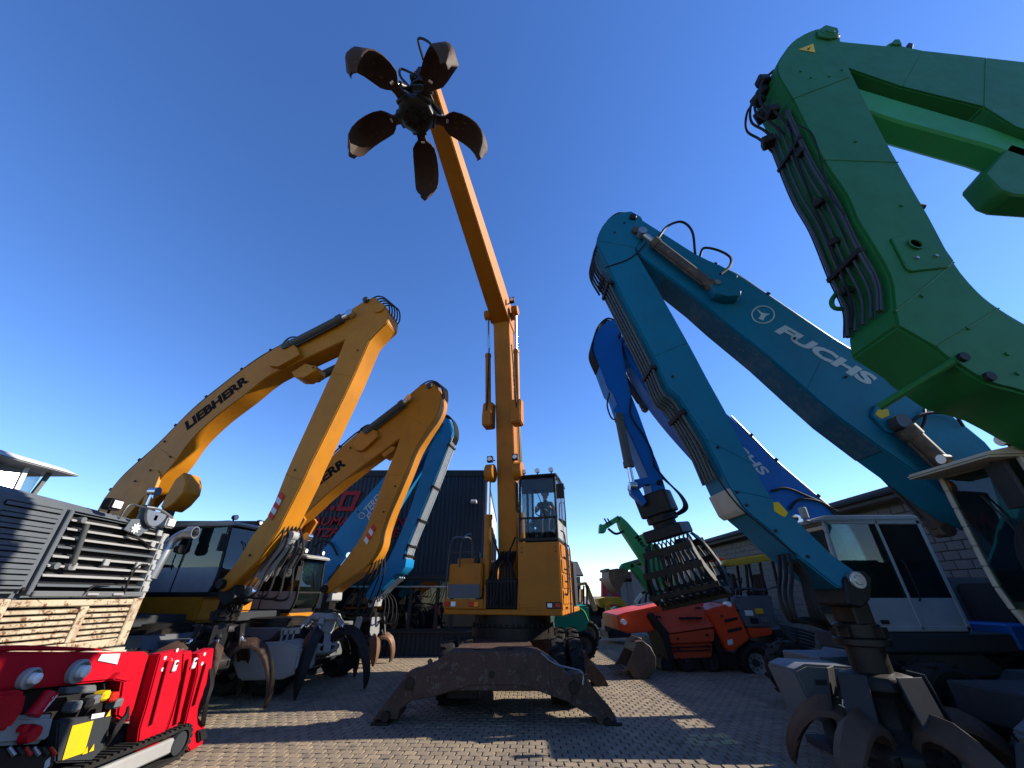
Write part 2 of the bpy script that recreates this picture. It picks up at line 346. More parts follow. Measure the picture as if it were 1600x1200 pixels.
for q, (v, x, y) in enumerate(spots):
    dz = rnd.uniform(-.004, .003); tx, ty, rz = rnd.gauss(0, .009), rnd.gauss(0, .009), R(-2.5) + rnd.gauss(0, .02)
    if q < 300:
        o = bpy.data.objects.new('paving_stone', sme); COL.objects.link(o); o.parent = bed; o.location = (x, y, dz); o.rotation_euler = (tx, ty, rz)
    else:
        c_, s_ = math.cos(rz), math.sin(rz)
        far.add([(x + p[0] * c_ - p[1] * s_, y + p[0] * s_ + p[1] * c_, p[2] + dz - p[0] * ty + p[1] * tx) for p in SHP], SHF)
me = bpy.data.meshes.new('paving_stones'); me.from_pydata([tuple(p) for p in far.v], [], far.f); me.materials.append(MATS['paving_stone'])
o = bpy.data.objects.new('paving_stones', me); COL.objects.link(o); o.parent = bed; o['kind'] = 'stuff'

# ================================================================== BUILDINGS
# dark office building in the back left: front wall facing the yard, sunlit right-hand wall
BY = 16.6
pb = PY(BY)
xr = pb(757, 800).x; ztop = pb(740, 745).z; xl = pb(478, 745).x; zs = pb(650, 898).z; zw0 = pb(650, 988).z
B = thing('office_building', 'dark navy corrugated building with red lettering behind the yellow machines', 'building', ((xl + xr) / 2, BY + 6, 0))
def corrugate(x0, x1, z0, z1, y, pitch=.17, dep=.035):
    m = M(); pts = []; x = x0
    while x < x1 - .01:
        for dx, dy in ((0, 0), (.30, 0), (.42, -dep), (.80, -dep), (.92, 0)):
            if x + dx * pitch < x1: pts.append((x + dx * pitch, y + dy))
        x += pitch
    pts.append((x1, y))
    vs_ = [(a, b_, z0) for a, b_ in pts] + [(a, b_, z1) for a, b_ in pts]; n = len(pts)
    return m.add(vs_, [(i, i + 1, i + 1 + n, i + n) for i in range(n - 1)])
corrugate(xl, xr, zs, ztop, BY).build('wall', 'navy_cladding', B, sharp=10, recalc=False)
corrugate(xl, xr, .0, zw0, BY).build('wall', 'navy_cladding', B, sharp=10, recalc=False)
M().box(xl, xr + .06, BY - .07, BY + 12.3, ztop, ztop + .28).build('roof', 'anthracite', B, .02)
M().box(xl, xr - .002, BY + .3, BY + 12, .01, ztop - .01).build('wall', 'anthracite', B)
M().box(xl, xr, BY - .06, BY + .02, zs - .16, zs - .002).build('lintel', 'anthracite', B, .01)
M().box(xl, xr, BY - .085, BY + .02, zs - .44, zs - .38).build('awning_rail', 'pipe_steel', B, .01)
M().box(xl, xr, BY - .10, BY + .05, zw0 - .03, zw0 + .05).build('window_sill', 'anthracite', B, .01)
wx = [pb(u, 950).x for u in (480, 560, 640, 682, 705, 745)] 
wx = [xl + .1] + wx[1:] + [xr - .05]
An = M().box(xl - 9, xl - .01, BY + .1, BY + 9, 0, pb(395, 813).z).build('annex', 'anthracite', B, .03)
for a, c in zip(wx[:-1], wx[1:]):
    p = M().box(a + .06, c - .06, BY + .05, BY + .07, zw0 + .06, zs - .17).build('window', 'shop_glass', B)
    fm = M()
    for x0, x1, z0, z1 in ((a, a + .06, zw0 + .05, zs - .16), (c - .06, c, zw0 + .05, zs - .16), (a + .06, c - .06, zw0 + .05, zw0 + .11), (a + .06, c - .06, zs - .24, zs - .165)):
        fm.box(x0, x1, BY - .03, BY + .1, z0, z1)
    fm.build('window_frame', 'anthracite', p)
# sunlit gable wall, in panels with one tall window
yb = BY
for k in range(6):
    y0, y1 = yb + .02 + k * 2.0, yb + 2.0 + k * 2.0
    M().box(xr, xr + .05, y0 + .01, y1 - .01, 0, ztop - .01).build('wall_panel', 'silver_cladding', B, .006)
for k in range(5):
    y0 = yb + .55 + k * 2.3
    for z0, z1 in ((.9, 2.6), (3.0, 5.0)):
        p = M().box(xr + .05, xr + .075, y0, y0 + 1.2, z0, z1).build('window', 'shop_glass', B)
        f2 = M()
        for q in ((y0 - .08, y0, z0 - .08, z1 + .08), (y0 + 1.2, y0 + 1.28, z0 - .08, z1 + .08), (y0, y0 + 1.2, z0 - .08, z0), (y0, y0 + 1.2, z1, z1 + .08)): f2.box(xr + .05, xr + .12, *q)
        f2.build('window_frame', 'anthracite', p)
M().box(xr + .05, xr + .10, yb - .02, yb + .10, 0, ztop - .02).build('corner_trim', 'pale_grey', B, .006)
lx, lz = pb(742, 786).x, pb(742, 786).z
M().box(lx - .16, lx + .1, BY - .3, BY - .036, lz - .05, lz + .08).build('floodlight', 'white_paint', B, .03)
# red lettering
def row(body, u0, u1, vtop, vbot, y=BY - .05):
    a, c = pb(u0, vbot), pb(u1, vbot); h = pb(u0, vtop).z - a.z
    o = text(body, 'lettering', 'sign_red', B, (a.x, y, (a.z + pb(u0, vtop).z) / 2), (1, 0, 0), (0, 0, 1), h / .70, .25, .018, .03, 'LEFT')
    w_ = max(v_.co.x for v_ in o.data.vertices) - min(v_.co.x for v_ in o.data.vertices); k = (c.x - a.x) / w_; x0 = a.x - o['_o'][0]
    for v_ in o.data.vertices: v_.co.x = x0 + (v_.co.x - x0) * k
row('M.', 474, 521, 768, 799)
zt_, zb_ = pb(540, 768).z, pb(540, 799).z; xo, xw, th_ = pb(525, 799).x, pb(552, 799).x - pb(525, 799).x, .17
def sheared(x0, x1, z0, z1): return [V((x + (z - zb_) * .25, BY - .05, z)) for x, z in ((x0, z0), (x1, z0), (x1, z1), (x0, z1))]
ol = M()
for q in ((xo, xo + th_, zb_, zt_), (xo + xw - th_, xo + xw, zb_, zt_), (xo + th_ - .01, xo + xw - th_ + .01, zb_, zb_ + th_), (xo + th_ - .01, xo + xw - th_ + .01, zt_ - th_, zt_)): ol.prism([p + V((0, -.001 * len(ol.v) / 8, 0)) for p in sheared(*q)], (0, -.03, 0))
ol.build('lettering', 'sign_red', B)
M().prism(sheared(xo + xw + .05, xo + xw + .2, zb_, zb_ + .16), (0, -.03, 0)).build('lettering', 'sign_red', B)
row('BAUMASCHINEN', 474, 634, 809, 822)
row('NUTZFAHRZEUGE', 462, 624, 827, 840)

# long hall along the right-hand side: masonry wall, dark eaves
HX = 11.6
H = thing('masonry_hall', 'long low masonry hall with dark eaves along the right side', 'building', (HX + 4, 22, 0))
hz = 4.35
M().box(HX + .06, HX + 8, 2.0, 42, 0, hz).build('wall', 'mortar', H)
roof = M(); roof.hexa([V((HX - .5, 1.6, hz + .02)), V((HX + 8.5, 1.6, hz + .6)), V((HX + 8.5, 42.4, hz + .6)), V((HX - .5, 42.4, hz + .02)), V((HX - .5, 1.6, hz + .38)), V((HX + 8.5, 1.6, hz + 1.6)), V((HX + 8.5, 42.4, hz + 1.6)), V((HX - .5, 42.4, hz + .38))])
roof.build('roof', 'roof_dark', H, .03)
M().cyl((HX - .56, 1.6, hz + .22), (HX - .56, 42.4, hz + .22), .08, n=8).build('gutter', 'anthracite', H)
bme = M().box(0, .06, -.21, .21, -.105, .105).build('stone_block', 'masonry', None, .012).data
bpy.data.objects.remove(bpy.data.objects['stone_block'])
cand = []
for r_ in range(19):
    for c_ in range(90):
        y, z = 2.3 + c_ * .44 + (.22 if r_ % 2 else 0), .12 + r_ * .225
        u, v, f_ = project((HX, y, z))
        cand.append((0 if (1060 < u < 1600 and v > 700 and f_ > 0) else 1, f_, y, z))
cand.sort(); rest = M()
for q, (k, f_, y, z) in enumerate(cand):
    if q < 300:
        o = bpy.data.objects.new('stone_block', bme); COL.objects.link(o); o.parent = H
        o.location = V((HX + rnd.uniform(-.006, .008), y, z)) - V(H.location)
    else: rest.box(HX, HX + .06, y - .21, y + .21, z - .105, z + .105)
o = rest.build('stone_blocks', 'masonry', H); o['kind'] = 'stuff'
# far sheds closing the lane
S = thing('far_shed', 'far dark shed with pale and dark panels behind the green telehandlers', 'building', (9, 46, 0))
pf = PY(44)
a, c = pf(968, 925), pf(1120, 850)
M().box(a.x, a.x + 16, 44, 52, 0, 3.4).build('wall', 'anthracite', S)
rf = M(); rf.hexa([V((a.x - .3, 43.5, 3.4)), V((a.x + 17, 43.5, 3.4)), V((a.x + 17, 52, 3.4)), V((a.x - .3, 52, 3.4)), V((a.x - .3, 43.5, 3.7)), V((a.x + 17, 43.5, 7.2)), V((a.x + 17, 52, 7.2)), V((a.x - .3, 52, 3.7))]); rf.build('roof', 'brick_brown', S)
for k in range(14): M().box(a.x + .1 + k * .7, a.x + .75 + k * .7, 43.92, 43.998, .2, 3.1).build('panel', 'pale_grey' if k % 5 in (0, 1) else ('mid_grey' if k % 5 == 3 else 'brick_brown'), S)
S2 = thing('far_house', 'far low grey house at the end of the lane', 'building', (4.5, 60, 0))
M().box(-2, 9.5, 60, 68, 0, 4.2).build('wall', 'mid_grey', S2)
M().prism([(-2.4, 59.5, 4.2), (9.9, 59.5, 4.2), (9.9, 64, 6.2), (-2.4, 64, 6.2)], (0, 0, .2)).build('roof', 'roof_dark', S2)
for k in range(4): M().box(-.8 + k * 2.6, .4 + k * 2.6, 59.93, 59.998, 1.3, 2.8).build('window', 'shop_glass', S2)

# ================================================================== MACHINE LIBRARY
def hyd(parent, a, b, r, frac=.6, mat='cylinder_grey', rodmat='chrome', rr=None, eye=True, name='hydraulic_cylinder'):
    "hydraulic cylinder from barrel eye a to rod eye b"
    a, b = V(a), V(b); d = b - a; e = a + d * frac; t = d.normalized()
    m = M().cyl(a + t * r * .6, e, r, n=18).cyl(e - t * r * 1.1, e + t * r * .15, r * 1.16, n=18).cyl(a + t * r * .5, a + t * r * 1.3, r * 1.12, n=18)
    side = t.cross(V((0, 0, 1))); side = side if side.length > .1 else V((1, 0, 0)); side.normalize()
    if eye: m.cyl(a - side * r * .8, a + side * r * .8, r * .95, n=14)
    m.tube([a + t * r * 2 + t.cross(side) * r * 1.15, e - t * r * 1.2 + t.cross(side) * r * 1.15], r * .16, 6)
    o = m.build(name, mat, parent)
    q = M().cyl(e, b, rr or r * .55, n=14)
    if eye: q.cyl(b - side * r * .75, b + side * r * .75, r * .9, n=14)
    q.build('rod', rodmat, o); return o
def wheel(parent, c, ax, r=.52, w=.32, name='wheel', rim='mid_grey', lugs=True):
    c, ax = V(c), V(ax).normalized(); q = ax.to_track_quat('Z', 'Y').to_matrix(); F = Fr(c); F.m = q
    t = M(); n = 28
    t.lathe([(r * .60, -w * .45), (r * .86, -w * .5), (r * .97, -w * .40), (r, -w * .2), (r, w * .2), (r * .97, w * .40), (r * .86, w * .5), (r * .60, w * .45)], F, n, False)
    if lugs:
        for k in range(22):
            a = 2 * math.pi * k / 22; s_ = 1 if k % 2 else -1
            p = [F(math.cos(a + da) * rr, math.sin(a + da) * rr, z) for rr in (r * .97, r * 1.045) for da, z in ((-.05, s_ * w * .03), (.06, s_ * w * .03), (.13, s_ * w * .46), (.02, s_ * w * .46))]
            t.hexa(p)
    o = t.build(name, 'rubber', parent)
    M().lathe([(r * .1, -w * .1), (r * .3, w * .12), (r * .55, w * .16), (r * .60, w * .40), (r * .63, w * .46), (r * .60, w * .3), (r * .5, w * .1), (r * .2, w * .05)], F, n).build('rim', rim, o)
    h = M().cyl(F(0, 0, w * .1), F(0, 0, w * .42), r * .22, r * .18, 14)
    for k in range(8):
        a = 2 * math.pi * k / 8; h.cyl(F(math.cos(a) * r * .38, math.sin(a) * r * .38, w * .1), F(math.cos(a) * r * .38, math.sin(a) * r * .38, w * .26), r * .04, n=6)
    h.build('hub', 'anthracite', o); return o
def rot2(p, c, a):
    x, z = p[0] - c[0], p[1] - c[1]; return (c[0] + x * math.cos(a) - z * math.sin(a), c[1] + x * math.sin(a) + z * math.cos(a))
# tine profiles: (radius, height, width, thickness), hinge first
SICKLE = [(.30, .02, .20, .13), (.44, .15, .24, .14), (.62, .20, .27, .13), (.80, .15, .28, .12), (.95, .02, .28, .11), (1.05, -.20, .27, .10), (1.10, -.45, .25, .09), (1.11, -.70, .21, .085), (1.08, -.92, .15, .08), (1.03, -1.10, .08, .06), (1.00, -1.20, .03, .03)]
PETAL = [(.36, .00, .22, .14), (.50, .02, .18, .12), (.59, .03, .20, .10), (.66, .03, .36, .08), (.75, .025, .50, .06), (.92, -.02, .56, .055), (1.08, -.10, .58, .055), (1.22, -.23, .58, .055), (1.31, -.40, .56, .055), (1.34, -.58, .50, .055), (1.335, -.70, .38, .055), (1.32, -.78, .24, .05), (1.30, -.88, .20, .05), (1.28, -.95, .15, .035)]
def grab(name, label, top, sc=1.0, n=5, rot=0.0, opens=0.0, prof=SICKLE, mats=('black_steel', 'worn_tine'), tilt=None, group='orange peel grabs', plates=True, neck=.55, cup=.10, tinelen=1.0):
    "orange peel grab hanging with its suspension pin at `top`"
    top = V(top); g = thing(name, label, 'grab', top, group); F = Fr(top, 0, tilt)
    S = lambda x, y, z: F(x * sc, y * sc, z * sc)
    nz = -neck
    # suspension link, rotator, crown
    M().box(-.10 * sc, .10 * sc, -.17 * sc, .17 * sc, -.30 * sc, .06 * sc, F).cyl(S(0, -.24, 0), S(0, .24, 0), .06 * sc, n=12).build('suspension_link', 'greasy_steel', g, .02)
    m = M(); m.lathe([(r * sc, z * sc) for r, z in ((.14, -.26), (.20, -.28), (.20, -.40), (.25, -.41), (.25, -.47), (.17, -.48), (.17, nz))], F, 20)
    for k in range(4):
        a = k * math.pi / 2 + .4; m.box(.17 * sc, .26 * sc, -.05 * sc, .05 * sc, -.40 * sc, -.30 * sc, Fr(F.o, 0, F.m @ Matrix.Rotation(a, 3, 'Z')))
    m.build('rotator', 'greasy_steel', g, .006)
    zc = nz - .62
    tz0 = lambda: min(F(0, 0, rot2((prof[0][0] + (q[0] - prof[0][0]) * tinelen, zc + (q[1] - prof[0][1]) * tinelen), (prof[0][0], zc), R(opens[0] if isinstance(opens, (list, tuple)) else opens))[1] * sc).z for q in prof)
    while tz0() < .015 and tinelen > .3: tinelen *= .97
    m = M(); m.lathe([(r * sc, z * sc) for r, z in ((.20, nz + .02), (.30, nz), (.33, nz - .10), (.24, nz - .16), (.20, nz - .40), (.30, zc + .12), (.38, zc + .06), (.38, zc - .08), (.26, zc - .14), (.10, zc - .16))], F, 10)
    m.build('crown', mats[0], g, .008)
    for k in range(2 * n):
        a = rot + math.pi * k / n + .3; M().cyl(S(.20 * math.cos(a), .20 * math.sin(a), zc - .10), S(.20 * math.cos(a), .20 * math.sin(a), zc - .175), .04 * sc, n=8).build('crown_bolt', 'greasy_steel', g)
    M().cyl(S(0, 0, zc - .14), S(0, 0, zc - .19), .09 * sc, n=12).build('crown_plug', 'black_steel', g)
    for k in range(n):
        a = rot + 2 * math.pi * k / n; G = Fr(F.o, 0, F.m @ Matrix.Rotation(a, 3, 'Z'))
        op = R(opens[k] if isinstance(opens, (list, tuple)) else opens)
        hinge = (prof[0][0], zc)
        P = []
        for r_, z_, w_, t_ in prof:
            x, z = rot2((hinge[0] + (r_ - prof[0][0]) * tinelen, zc + (z_ - prof[0][1]) * tinelen), hinge, op); P.append((x, z, w_, t_))
        secs = []
        for i, (x, z, w_, t_) in enumerate(P):
            a0, a1 = P[max(i - 1, 0)], P[min(i + 1, len(P) - 1)]; tx, tz = a1[0] - a0[0], a1[1] - a0[1]; L_ = math.hypot(tx, tz) or 1; nx, nz_ = -tz / L_, tx / L_
            c_ = cup * w_ * 1.2
            sec = [(-w_ / 2, 0), (-w_ / 2, t_ * .55), (-w_ * .16, t_ * .8 + c_), (0, t_ * 1.25 + c_), (w_ * .16, t_ * .8 + c_), (w_ / 2, t_ * .55), (w_ / 2, 0), (w_ * .18, c_ * .8), (-w_ * .18, c_ * .8)]
            secs.append([G((x + nx * q) * sc, y * sc, (z + nz_ * q) * sc) for y, q in sec])
        tn = M().loft(secs).build('tine', mats[1], g, .004, sharp=30)
        M().cyl(G(hinge[0] * sc, -.15 * sc, hinge[1] * sc), G(hinge[0] * sc, .15 * sc, hinge[1] * sc), .065 * sc, n=12).build('pin', 'greasy_steel', tn)
        i = 2 if prof is SICKLE else 3
        b_ = P[i]; aa = G(.26 * sc, 0, (nz - .05) * sc); bb = G(b_[0] * sc, 0, (b_[1] + .10) * sc)
        hyd(g, aa, bb, .058 * sc, .62, mats[0])
        if plates:
            G2 = G; M().prism([G2((.36 + dx) * sc, y * sc, (nz + z) * sc) for dx, y, z in ((0, -.13, .02), (0, .13, .02), (.07, .13, -.34), (.10, .06, -.44), (.10, -.06, -.44), (.07, -.13, -.34))], G2.d(.022, 0, .006)).build('guard_plate', plates if isinstance(plates, str) else mats[0], g, .004)
    return g
def cab(parent, F, x0, x1, y0, y1, z0, z1, frame='black_steel', lower=None, low=.35, roof='mid_grey', gl='cab_glass', rake=.10, visor=0.0, lamps=2, bars=True, seat=True, vis_side=-1, mirror=True, rearrake=0.0, curve=True, doorbar=True, wbar=True):
    "operator cab: frame, panes, lower panels, roof, seat, lamps. local x forward"
    zl = z0 + (z1 - z0) * low; t = .055; zr = z1 - .09
    def prof(z):          # front x at height z (bulged windscreen)
        k = (z - z0) / (z1 - z0)
        return x1 - rake * k - (.16 * (1 - k * 3.2) ** 2 if curve and k < .31 else 0)
    def rear(z): return x0 + rearrake * (z - z0) / (z1 - z0)
    zz = [z0 + (zr - z0) * i / 8 for i in range(9)]
    m = M()
    for y in (y0 + t / 2, y1 - t / 2):
        for a, b in zip(zz[:-1], zz[1:]): m.bar(F(prof(a) - t / 2, y, a), F(prof(b) - t / 2, y, b), t, t * 1.3, F.d(0, 1, 0))
        m.bar(F(rear(z0) + t / 2, y, z0), F(rear(zr) + t / 2, y, zr), t, t * 1.3, F.d(0, 1, 0))
        m.bar(F(rear(zr), y, zr - .03), F(prof(zr), y, zr - .03), t, .08, F.d(0, 1, 0))
        m.bar(F(rear(z0), y, z0 + .03), F(prof(z0), y, z0 + .03), t, .08, F.d(0, 1, 0))
        if bars:
            xm = x0 + (x1 - x0) * .42; m.bar(F(xm, y, z0), F(xm + .02, y, zr), t, t, F.d(0, 1, 0))
    for x, z in ((rear(zr) + t, zr - .03), (prof(zr) - t, zr - .03), (rear(z0) + t, z0 + .03), (prof(z0) - t, z0 + .03)): m.bar(F(x, y0, z), F(x, y1, z), t, .08, F.d(1, 0, 0))
    m.build('cab_frame', frame, parent, .012)
    rr = M(); rr.prism([F(x, y0 - .03, z) for x, z in ((rear(zr) - .05, zr), (prof(zr) + .05 + visor, zr - .02 - visor * .12), (prof(zr) + .03 + visor, zr + .04 - visor * .12), (prof(zr) - .1, z1), (rear(zr) + .1, z1 + .01), (rear(zr) - .05, z1 - .04))], F.d(0, y1 - y0 + .06, 0))
    ro = rr.build('roof', roof, parent, .025, 2)
    # panes
    for s_, y in ((-1, y0 + .012), (1, y1 - .024)):
        xm = x0 + (x1 - x0) * .42
        M().prism([F(x, y, z) for x, z in [(rear(zl) + t, zl), (xm - .03, zl), (xm - .02, zr - .06), (rear(zr) + t, zr - .06)]], F.d(0, .012, 0)).build('side_window', gl, parent)
        M().prism([F(x, y, z) for x, z in [(xm + .03, zl)] + [(prof(q) - t, q) for q in [zl] + [k for k in zz if zl < k < zr - .06] + [zr - .06]] + [(xm + .04, zr - .06)]], F.d(0, .012, 0)).build('side_window', gl, parent)
        M().prism([F(x, y - .006, z) for x, z in [(rear(z0) + .02, z0 + .02)] + [(prof(q) - .03, q) for q in [z0 + .02] + [k for k in zz if z0 + .02 < k < zl] + [zl]] + [(rear(zl) + .02, zl)]], F.d(0, .02, 0)).build('side_panel', lower or frame, parent, .006)
        if doorbar: M().tube([F(x0 + (x1 - x0) * .36, y + s_ * .05, zl - .05), F(x0 + (x1 - x0) * .36, y + s_ * .09, zl + .05), F(x0 + (x1 - x0) * .36, y + s_ * .09, zl + .5), F(x0 + (x1 - x0) * .36, y + s_ * .05, zl + .6)], .014, 6).build('grab_handle', 'black_steel', parent)
    ws = M(); A = [F(prof(q) - .02, y0 + t, q) for q in zz[:-1] + [zr - .06]]; Bp = [F(prof(q) - .02, y1 - t, q) for q in zz[:-1] + [zr - .06]]; n = len(A)
    dn = F.d(-.012, 0, 0)
    ws.add(A + Bp, [(i, i + 1, n + i + 1, n + i) for i in range(1, n - 1)]); ws.build('windscreen', gl, parent)
    if wbar: M().bar(F(prof(z0 + (z1 - z0) * .30) - .01, y0, z0 + (z1 - z0) * .32), F(prof(z0 + (z1 - z0) * .30) - .01, y1, z0 + (z1 - z0) * .32), .03, .045, F.d(1, 0, 0)).build('windscreen_bar', frame, parent)
    M().prism([F(rear(z) + .02, y, z) for y, z in ((y0 + t, zl), (y1 - t, zl), (y1 - t, zr - .06), (y0 + t, zr - .06))], F.d(.012, 0, 0)).build('rear_window', gl, parent)
    M().box(rear(z0) + .01, rear(z0) + .05, y0 + .02, y1 - .02, z0, zl, F).build('rear_panel', lower or frame, parent)
    M().box(x0 + .03, x1 - .2, y0 + .03, y1 - .03, z0 - .03, z0 + .04, F).build('floor_plate', 'anthracite', parent)
    ym = (y0 + y1) / 2; xs = x0 + .32
    if seat:
        M().box(xs, xs + .5, ym - .24, ym + .24, z0 + .42, z0 + .56, F).build('seat', 'seat_fabric', parent, .04, 2)
        M().hexa([F(xs - .06, ym - .23, z0 + .5), F(xs + .08, ym - .23, z0 + .5), F(xs + .08, ym + .23, z0 + .5), F(xs - .06, ym + .23, z0 + .5), F(xs - .18, ym - .2, z0 + 1.15), F(xs - .08, ym - .2, z0 + 1.15), F(xs - .08, ym + .2, z0 + 1.15), F(xs - .18, ym + .2, z0 + 1.15)]).build('backrest', 'seat_fabric', parent, .04, 2)
        M().box(xs - .05, xs + .4, ym - .2, ym + .2, z0 + .04, z0 + .42, F).build('seat_base', 'black_plastic', parent, .02)
        M().bar(F(x1 - .42, ym, z0), F(x1 - .55, ym, z0 + .72), .09, .09).build('steering_column', 'black_plastic', parent, .02)
        sw = Fr(F(x1 - .57, ym, z0 + .76), 0, F.m @ Matrix.Rotation(R(-25), 3, 'Y'))
        M().tube([sw(.17 * math.cos(a * math.pi / 8), .17 * math.sin(a * math.pi / 8), 0) for a in range(17)], .016, 6, False).build('steering_wheel', 'black_plastic', parent)
        M().box(xs + .1, xs + .5, ym - .36, ym - .27, z0 + .5, z0 + .72, F).box(xs + .1, xs + .5, ym + .27, ym + .36, z0 + .5, z0 + .72, F).build('armrest', 'black_plastic', parent, .02)
    for k in range(lamps):
        y = y0 + .12 + (y1 - y0 - .24) * (k / max(1, lamps - 1)); xx = prof(zr) - .12
        l = M().cyl(F(xx - .03, y, z1 + .09), F(xx + .07, y, z1 + .085), .055, .065, 14).bar(F(xx, y, z1 - .01), F(xx, y, z1 + .05), .03, .03).build('work_lamp', 'black_plastic', parent)
        M().cyl(F(xx + .07, y, z1 + .085), F(xx + .085, y, z1 + .085), .058, n=14).build('lens', 'lamp_lens', l)
    if mirror:
        y = y0 - .12 if vis_side < 0 else y1 + .12
        a = M().tube([F(prof(zr) - .05, y0 if vis_side < 0 else y1, zr - .1), F(prof(zr) + .08, y, zr - .12), F(prof(zr) + .08, y, zr - .3)], .014, 6).box(prof(zr) + .05, prof(zr) + .1, y - .1, y + .1, zr - .62, zr - .25, F).build('mirror', 'black_plastic', parent, .012)
    M().tube([F(prof(zl) + .01, ym + .2, zl + .02), F(prof((zl + zr) / 2) + .012, ym + .05, (zl + zr) / 2), F(prof(zr - .3) + .01, ym - .08, zr - .35)], .011, 5).build('wiper', 'black_plastic', parent)
    return ro
def undercarriage(parent, F, mat='pale_grey', zt=1.25, L=2.5, W=1.25, r=.52, legs=True, legmat=None, blade=False):
    m = M(); m.box(-L + .5, L - .5, -.55, .55, .55, zt - .12, F).hexa([F(-1.1, -.9, zt - .35), F(1.1, -.9, zt - .35), F(1.1, .9, zt - .35), F(-1.1, .9, zt - .35), F(-.8, -.8, zt - .04), F(.8, -.8, zt - .04), F(.8, .8, zt - .04), F(-.8, .8, zt - .04)])
    m.build('chassis', mat, parent, .025)
    M().lathe([(.55, zt - .06), (.78, zt - .05), (.78, zt + .05), (.72, zt + .06), (.72, zt + .14), (.6, zt + .16)], F, 36).build('slewing_ring', 'greasy_steel', parent)
    for x in (-L + 1.0, L - 1.0):
        M().cyl(F(x, -W, r), F(x, W, r), .14, n=14).cyl(F(x, -.25, r), F(x, .25, r), .26, n=16).build('axle', 'anthracite', parent)
        for s_ in (-1, 1): wheel(parent, F(x, s_ * W, r), F.d(0, s_, 0), r, .46)
    if legs:
        for x in (-L + .15, L - .15):
            for s_ in (-1, 1):
                lm = M(); lm.prism([F(x, s_ * y, z) for y, z in ((.35, 1.02), (.95, .98), (1.55, .55), (1.75, .14), (1.55, .14), (1.30, .45), (.85, .70), (.35, .72))], F.d(.24, 0, 0))
                lg = lm.build('stabiliser_leg', legmat or mat, parent, .015)
                M().box(x - .1, x + .34, s_ * 1.65 - .26, s_ * 1.65 + .26, .01, .11, F).build('foot_plate', 'anthracite', lg, .012)
    if blade:
        bl = M(); bl.prism([F(x, -1.25, z) for x, z in ((L + .05, .2), (L + .28, .18), (L + .2, .45), (L + .22, .75), (L + .34, .95), (L + .1, .98), (L, .6))], F.d(0, 2.5, 0)); bl.build('dozer_blade', mat, parent, .02)
def hull(parent, F, mat, z0=1.42, z1=2.55, x0=-2.5, x1=1.1, w=1.35, rear='mid_grey', gap=.42, eng=True, cabside=1):
    "slewing platform: two side houses with the boom gap between, counterweight behind"
    M().box(x0 + .2, x1, -w + .06, w - .06, z0 - .08, z0 + .12, F).build('deck_frame', 'anthracite', parent, .02)
    for s_ in (-1, 1):
        a, b = (gap, w) if s_ > 0 else (-w, -gap)
        xe = x1 if s_ != cabside else x1 - 1.7
        m = M().box(x0 + .55, xe, a, b, z0 + .12, z1, F).build('side_house', mat, parent, .04, 2)
        yo = b + .003 if s_ > 0 else a - .021
        for k in range(3):
            xx = x0 + .75 + k * ((xe - x0 - .8) / 3); M().box(xx, xx + (xe - x0 - .8) / 3 - .06, yo, yo + .018, z0 + .25, z1 - .12, F).build('service_door', mat, m, .006)
    cw = M(); cw.prism([F(x, -w, z) for x, z in ((x0, z0 + .1), (x0 + .62, z0), (x0 + .62, z1 + .05), (x0 + .18, z1 + .05), (x0, z1 - .2))], F.d(0, 2 * w, 0)); cw.build('counterweight', rear, parent, .06, 2)
    if eng: M().box(x0 + .6, x0 + 1.6, -gap + .01, gap - .01, z0 + .1, z1 + .12, F).build('engine_cover', rear, parent, .05, 2)
def rounded(P):
    "subdivide the gently turning stretches of a closed outline so that they read as curves"
    n = len(P); ang = [(P[(i + 1) % n] - P[i]).angle(P[i] - P[i - 1]) for i in range(n)]; out = []
    for i in range(n):
        a, b, c, d = P[i - 1], P[i], P[(i + 1) % n], P[(i + 2) % n]; out.append(b)
        if ang[i] < R(33) and ang[(i + 1) % n] < R(33) and .4 < (b - a).length / (c - b).length < 2.5 and .4 < (d - c).length / (c - b).length < 2.5:
            for t in (1 / 3, 2 / 3): out.append(.5 * ((2 * b) + (c - a) * t + (2 * a - 5 * b + 4 * c - d) * t * t + (3 * b - a - 3 * c + d) * t ** 3))
    return out
def box_arm(name, parent, pl, pts, width, mat, bev=.02, yoff=0.0, dirn=(0, 1, 0)):
    "arm outline traced on its near face, given its real width away from the viewer"
    d = V(dirn); return M().prism([p + d * yoff for p in rounded(inpoly(pts, pl))], d * width).build(name, mat, parent, bev, 2)
def pipes(parent, pl, pts, offs, r, mat='pipe_dark', clamps=(), nrm=None, name='pipe', dirn=(0, 1, 0), clampmat='black_steel', lift=.05):
    "pipes following an arm edge; offs = distance behind the near face"
    d = V(dirn); P = inpoly(pts, pl)
    N_ = []
    for i in range(len(P)):
        t = (P[min(i + 1, len(P) - 1)] - P[max(i - 1, 0)]).normalized(); n_ = t.cross(d).normalized(); N_.append(n_)
    sgn = 1 if nrm is None or N_[0].dot(V(nrm)) > 0 else -1
    Q = [p + n_ * sgn * (lift) for p, n_ in zip(P, N_)]
    for o_ in offs: M().tube([q + d * o_ for q in Q], r, 8).build(name, mat, parent)
    C = catmull(Q, 10); L_ = len(C) - 1
    for c in clamps:
        i = min(int(c * L_), L_ - 1); p = C[i]; t = (C[i + 1] - C[i]).normalized(); n_ = t.cross(d).normalized() * sgn
        M().bar(p + d * (min(offs) - r * 2) - n_ * .01, p + d * (max(offs) + r * 2) - n_ * .01, .07, r * 3 + .04, t).build('pipe_clamp', clampmat, parent, .006)
def hoses(parent, paths, r=.02, name='hose'):
    for p in paths: M().tube(p, r, 7, k=8).build(name, 'hose', parent)
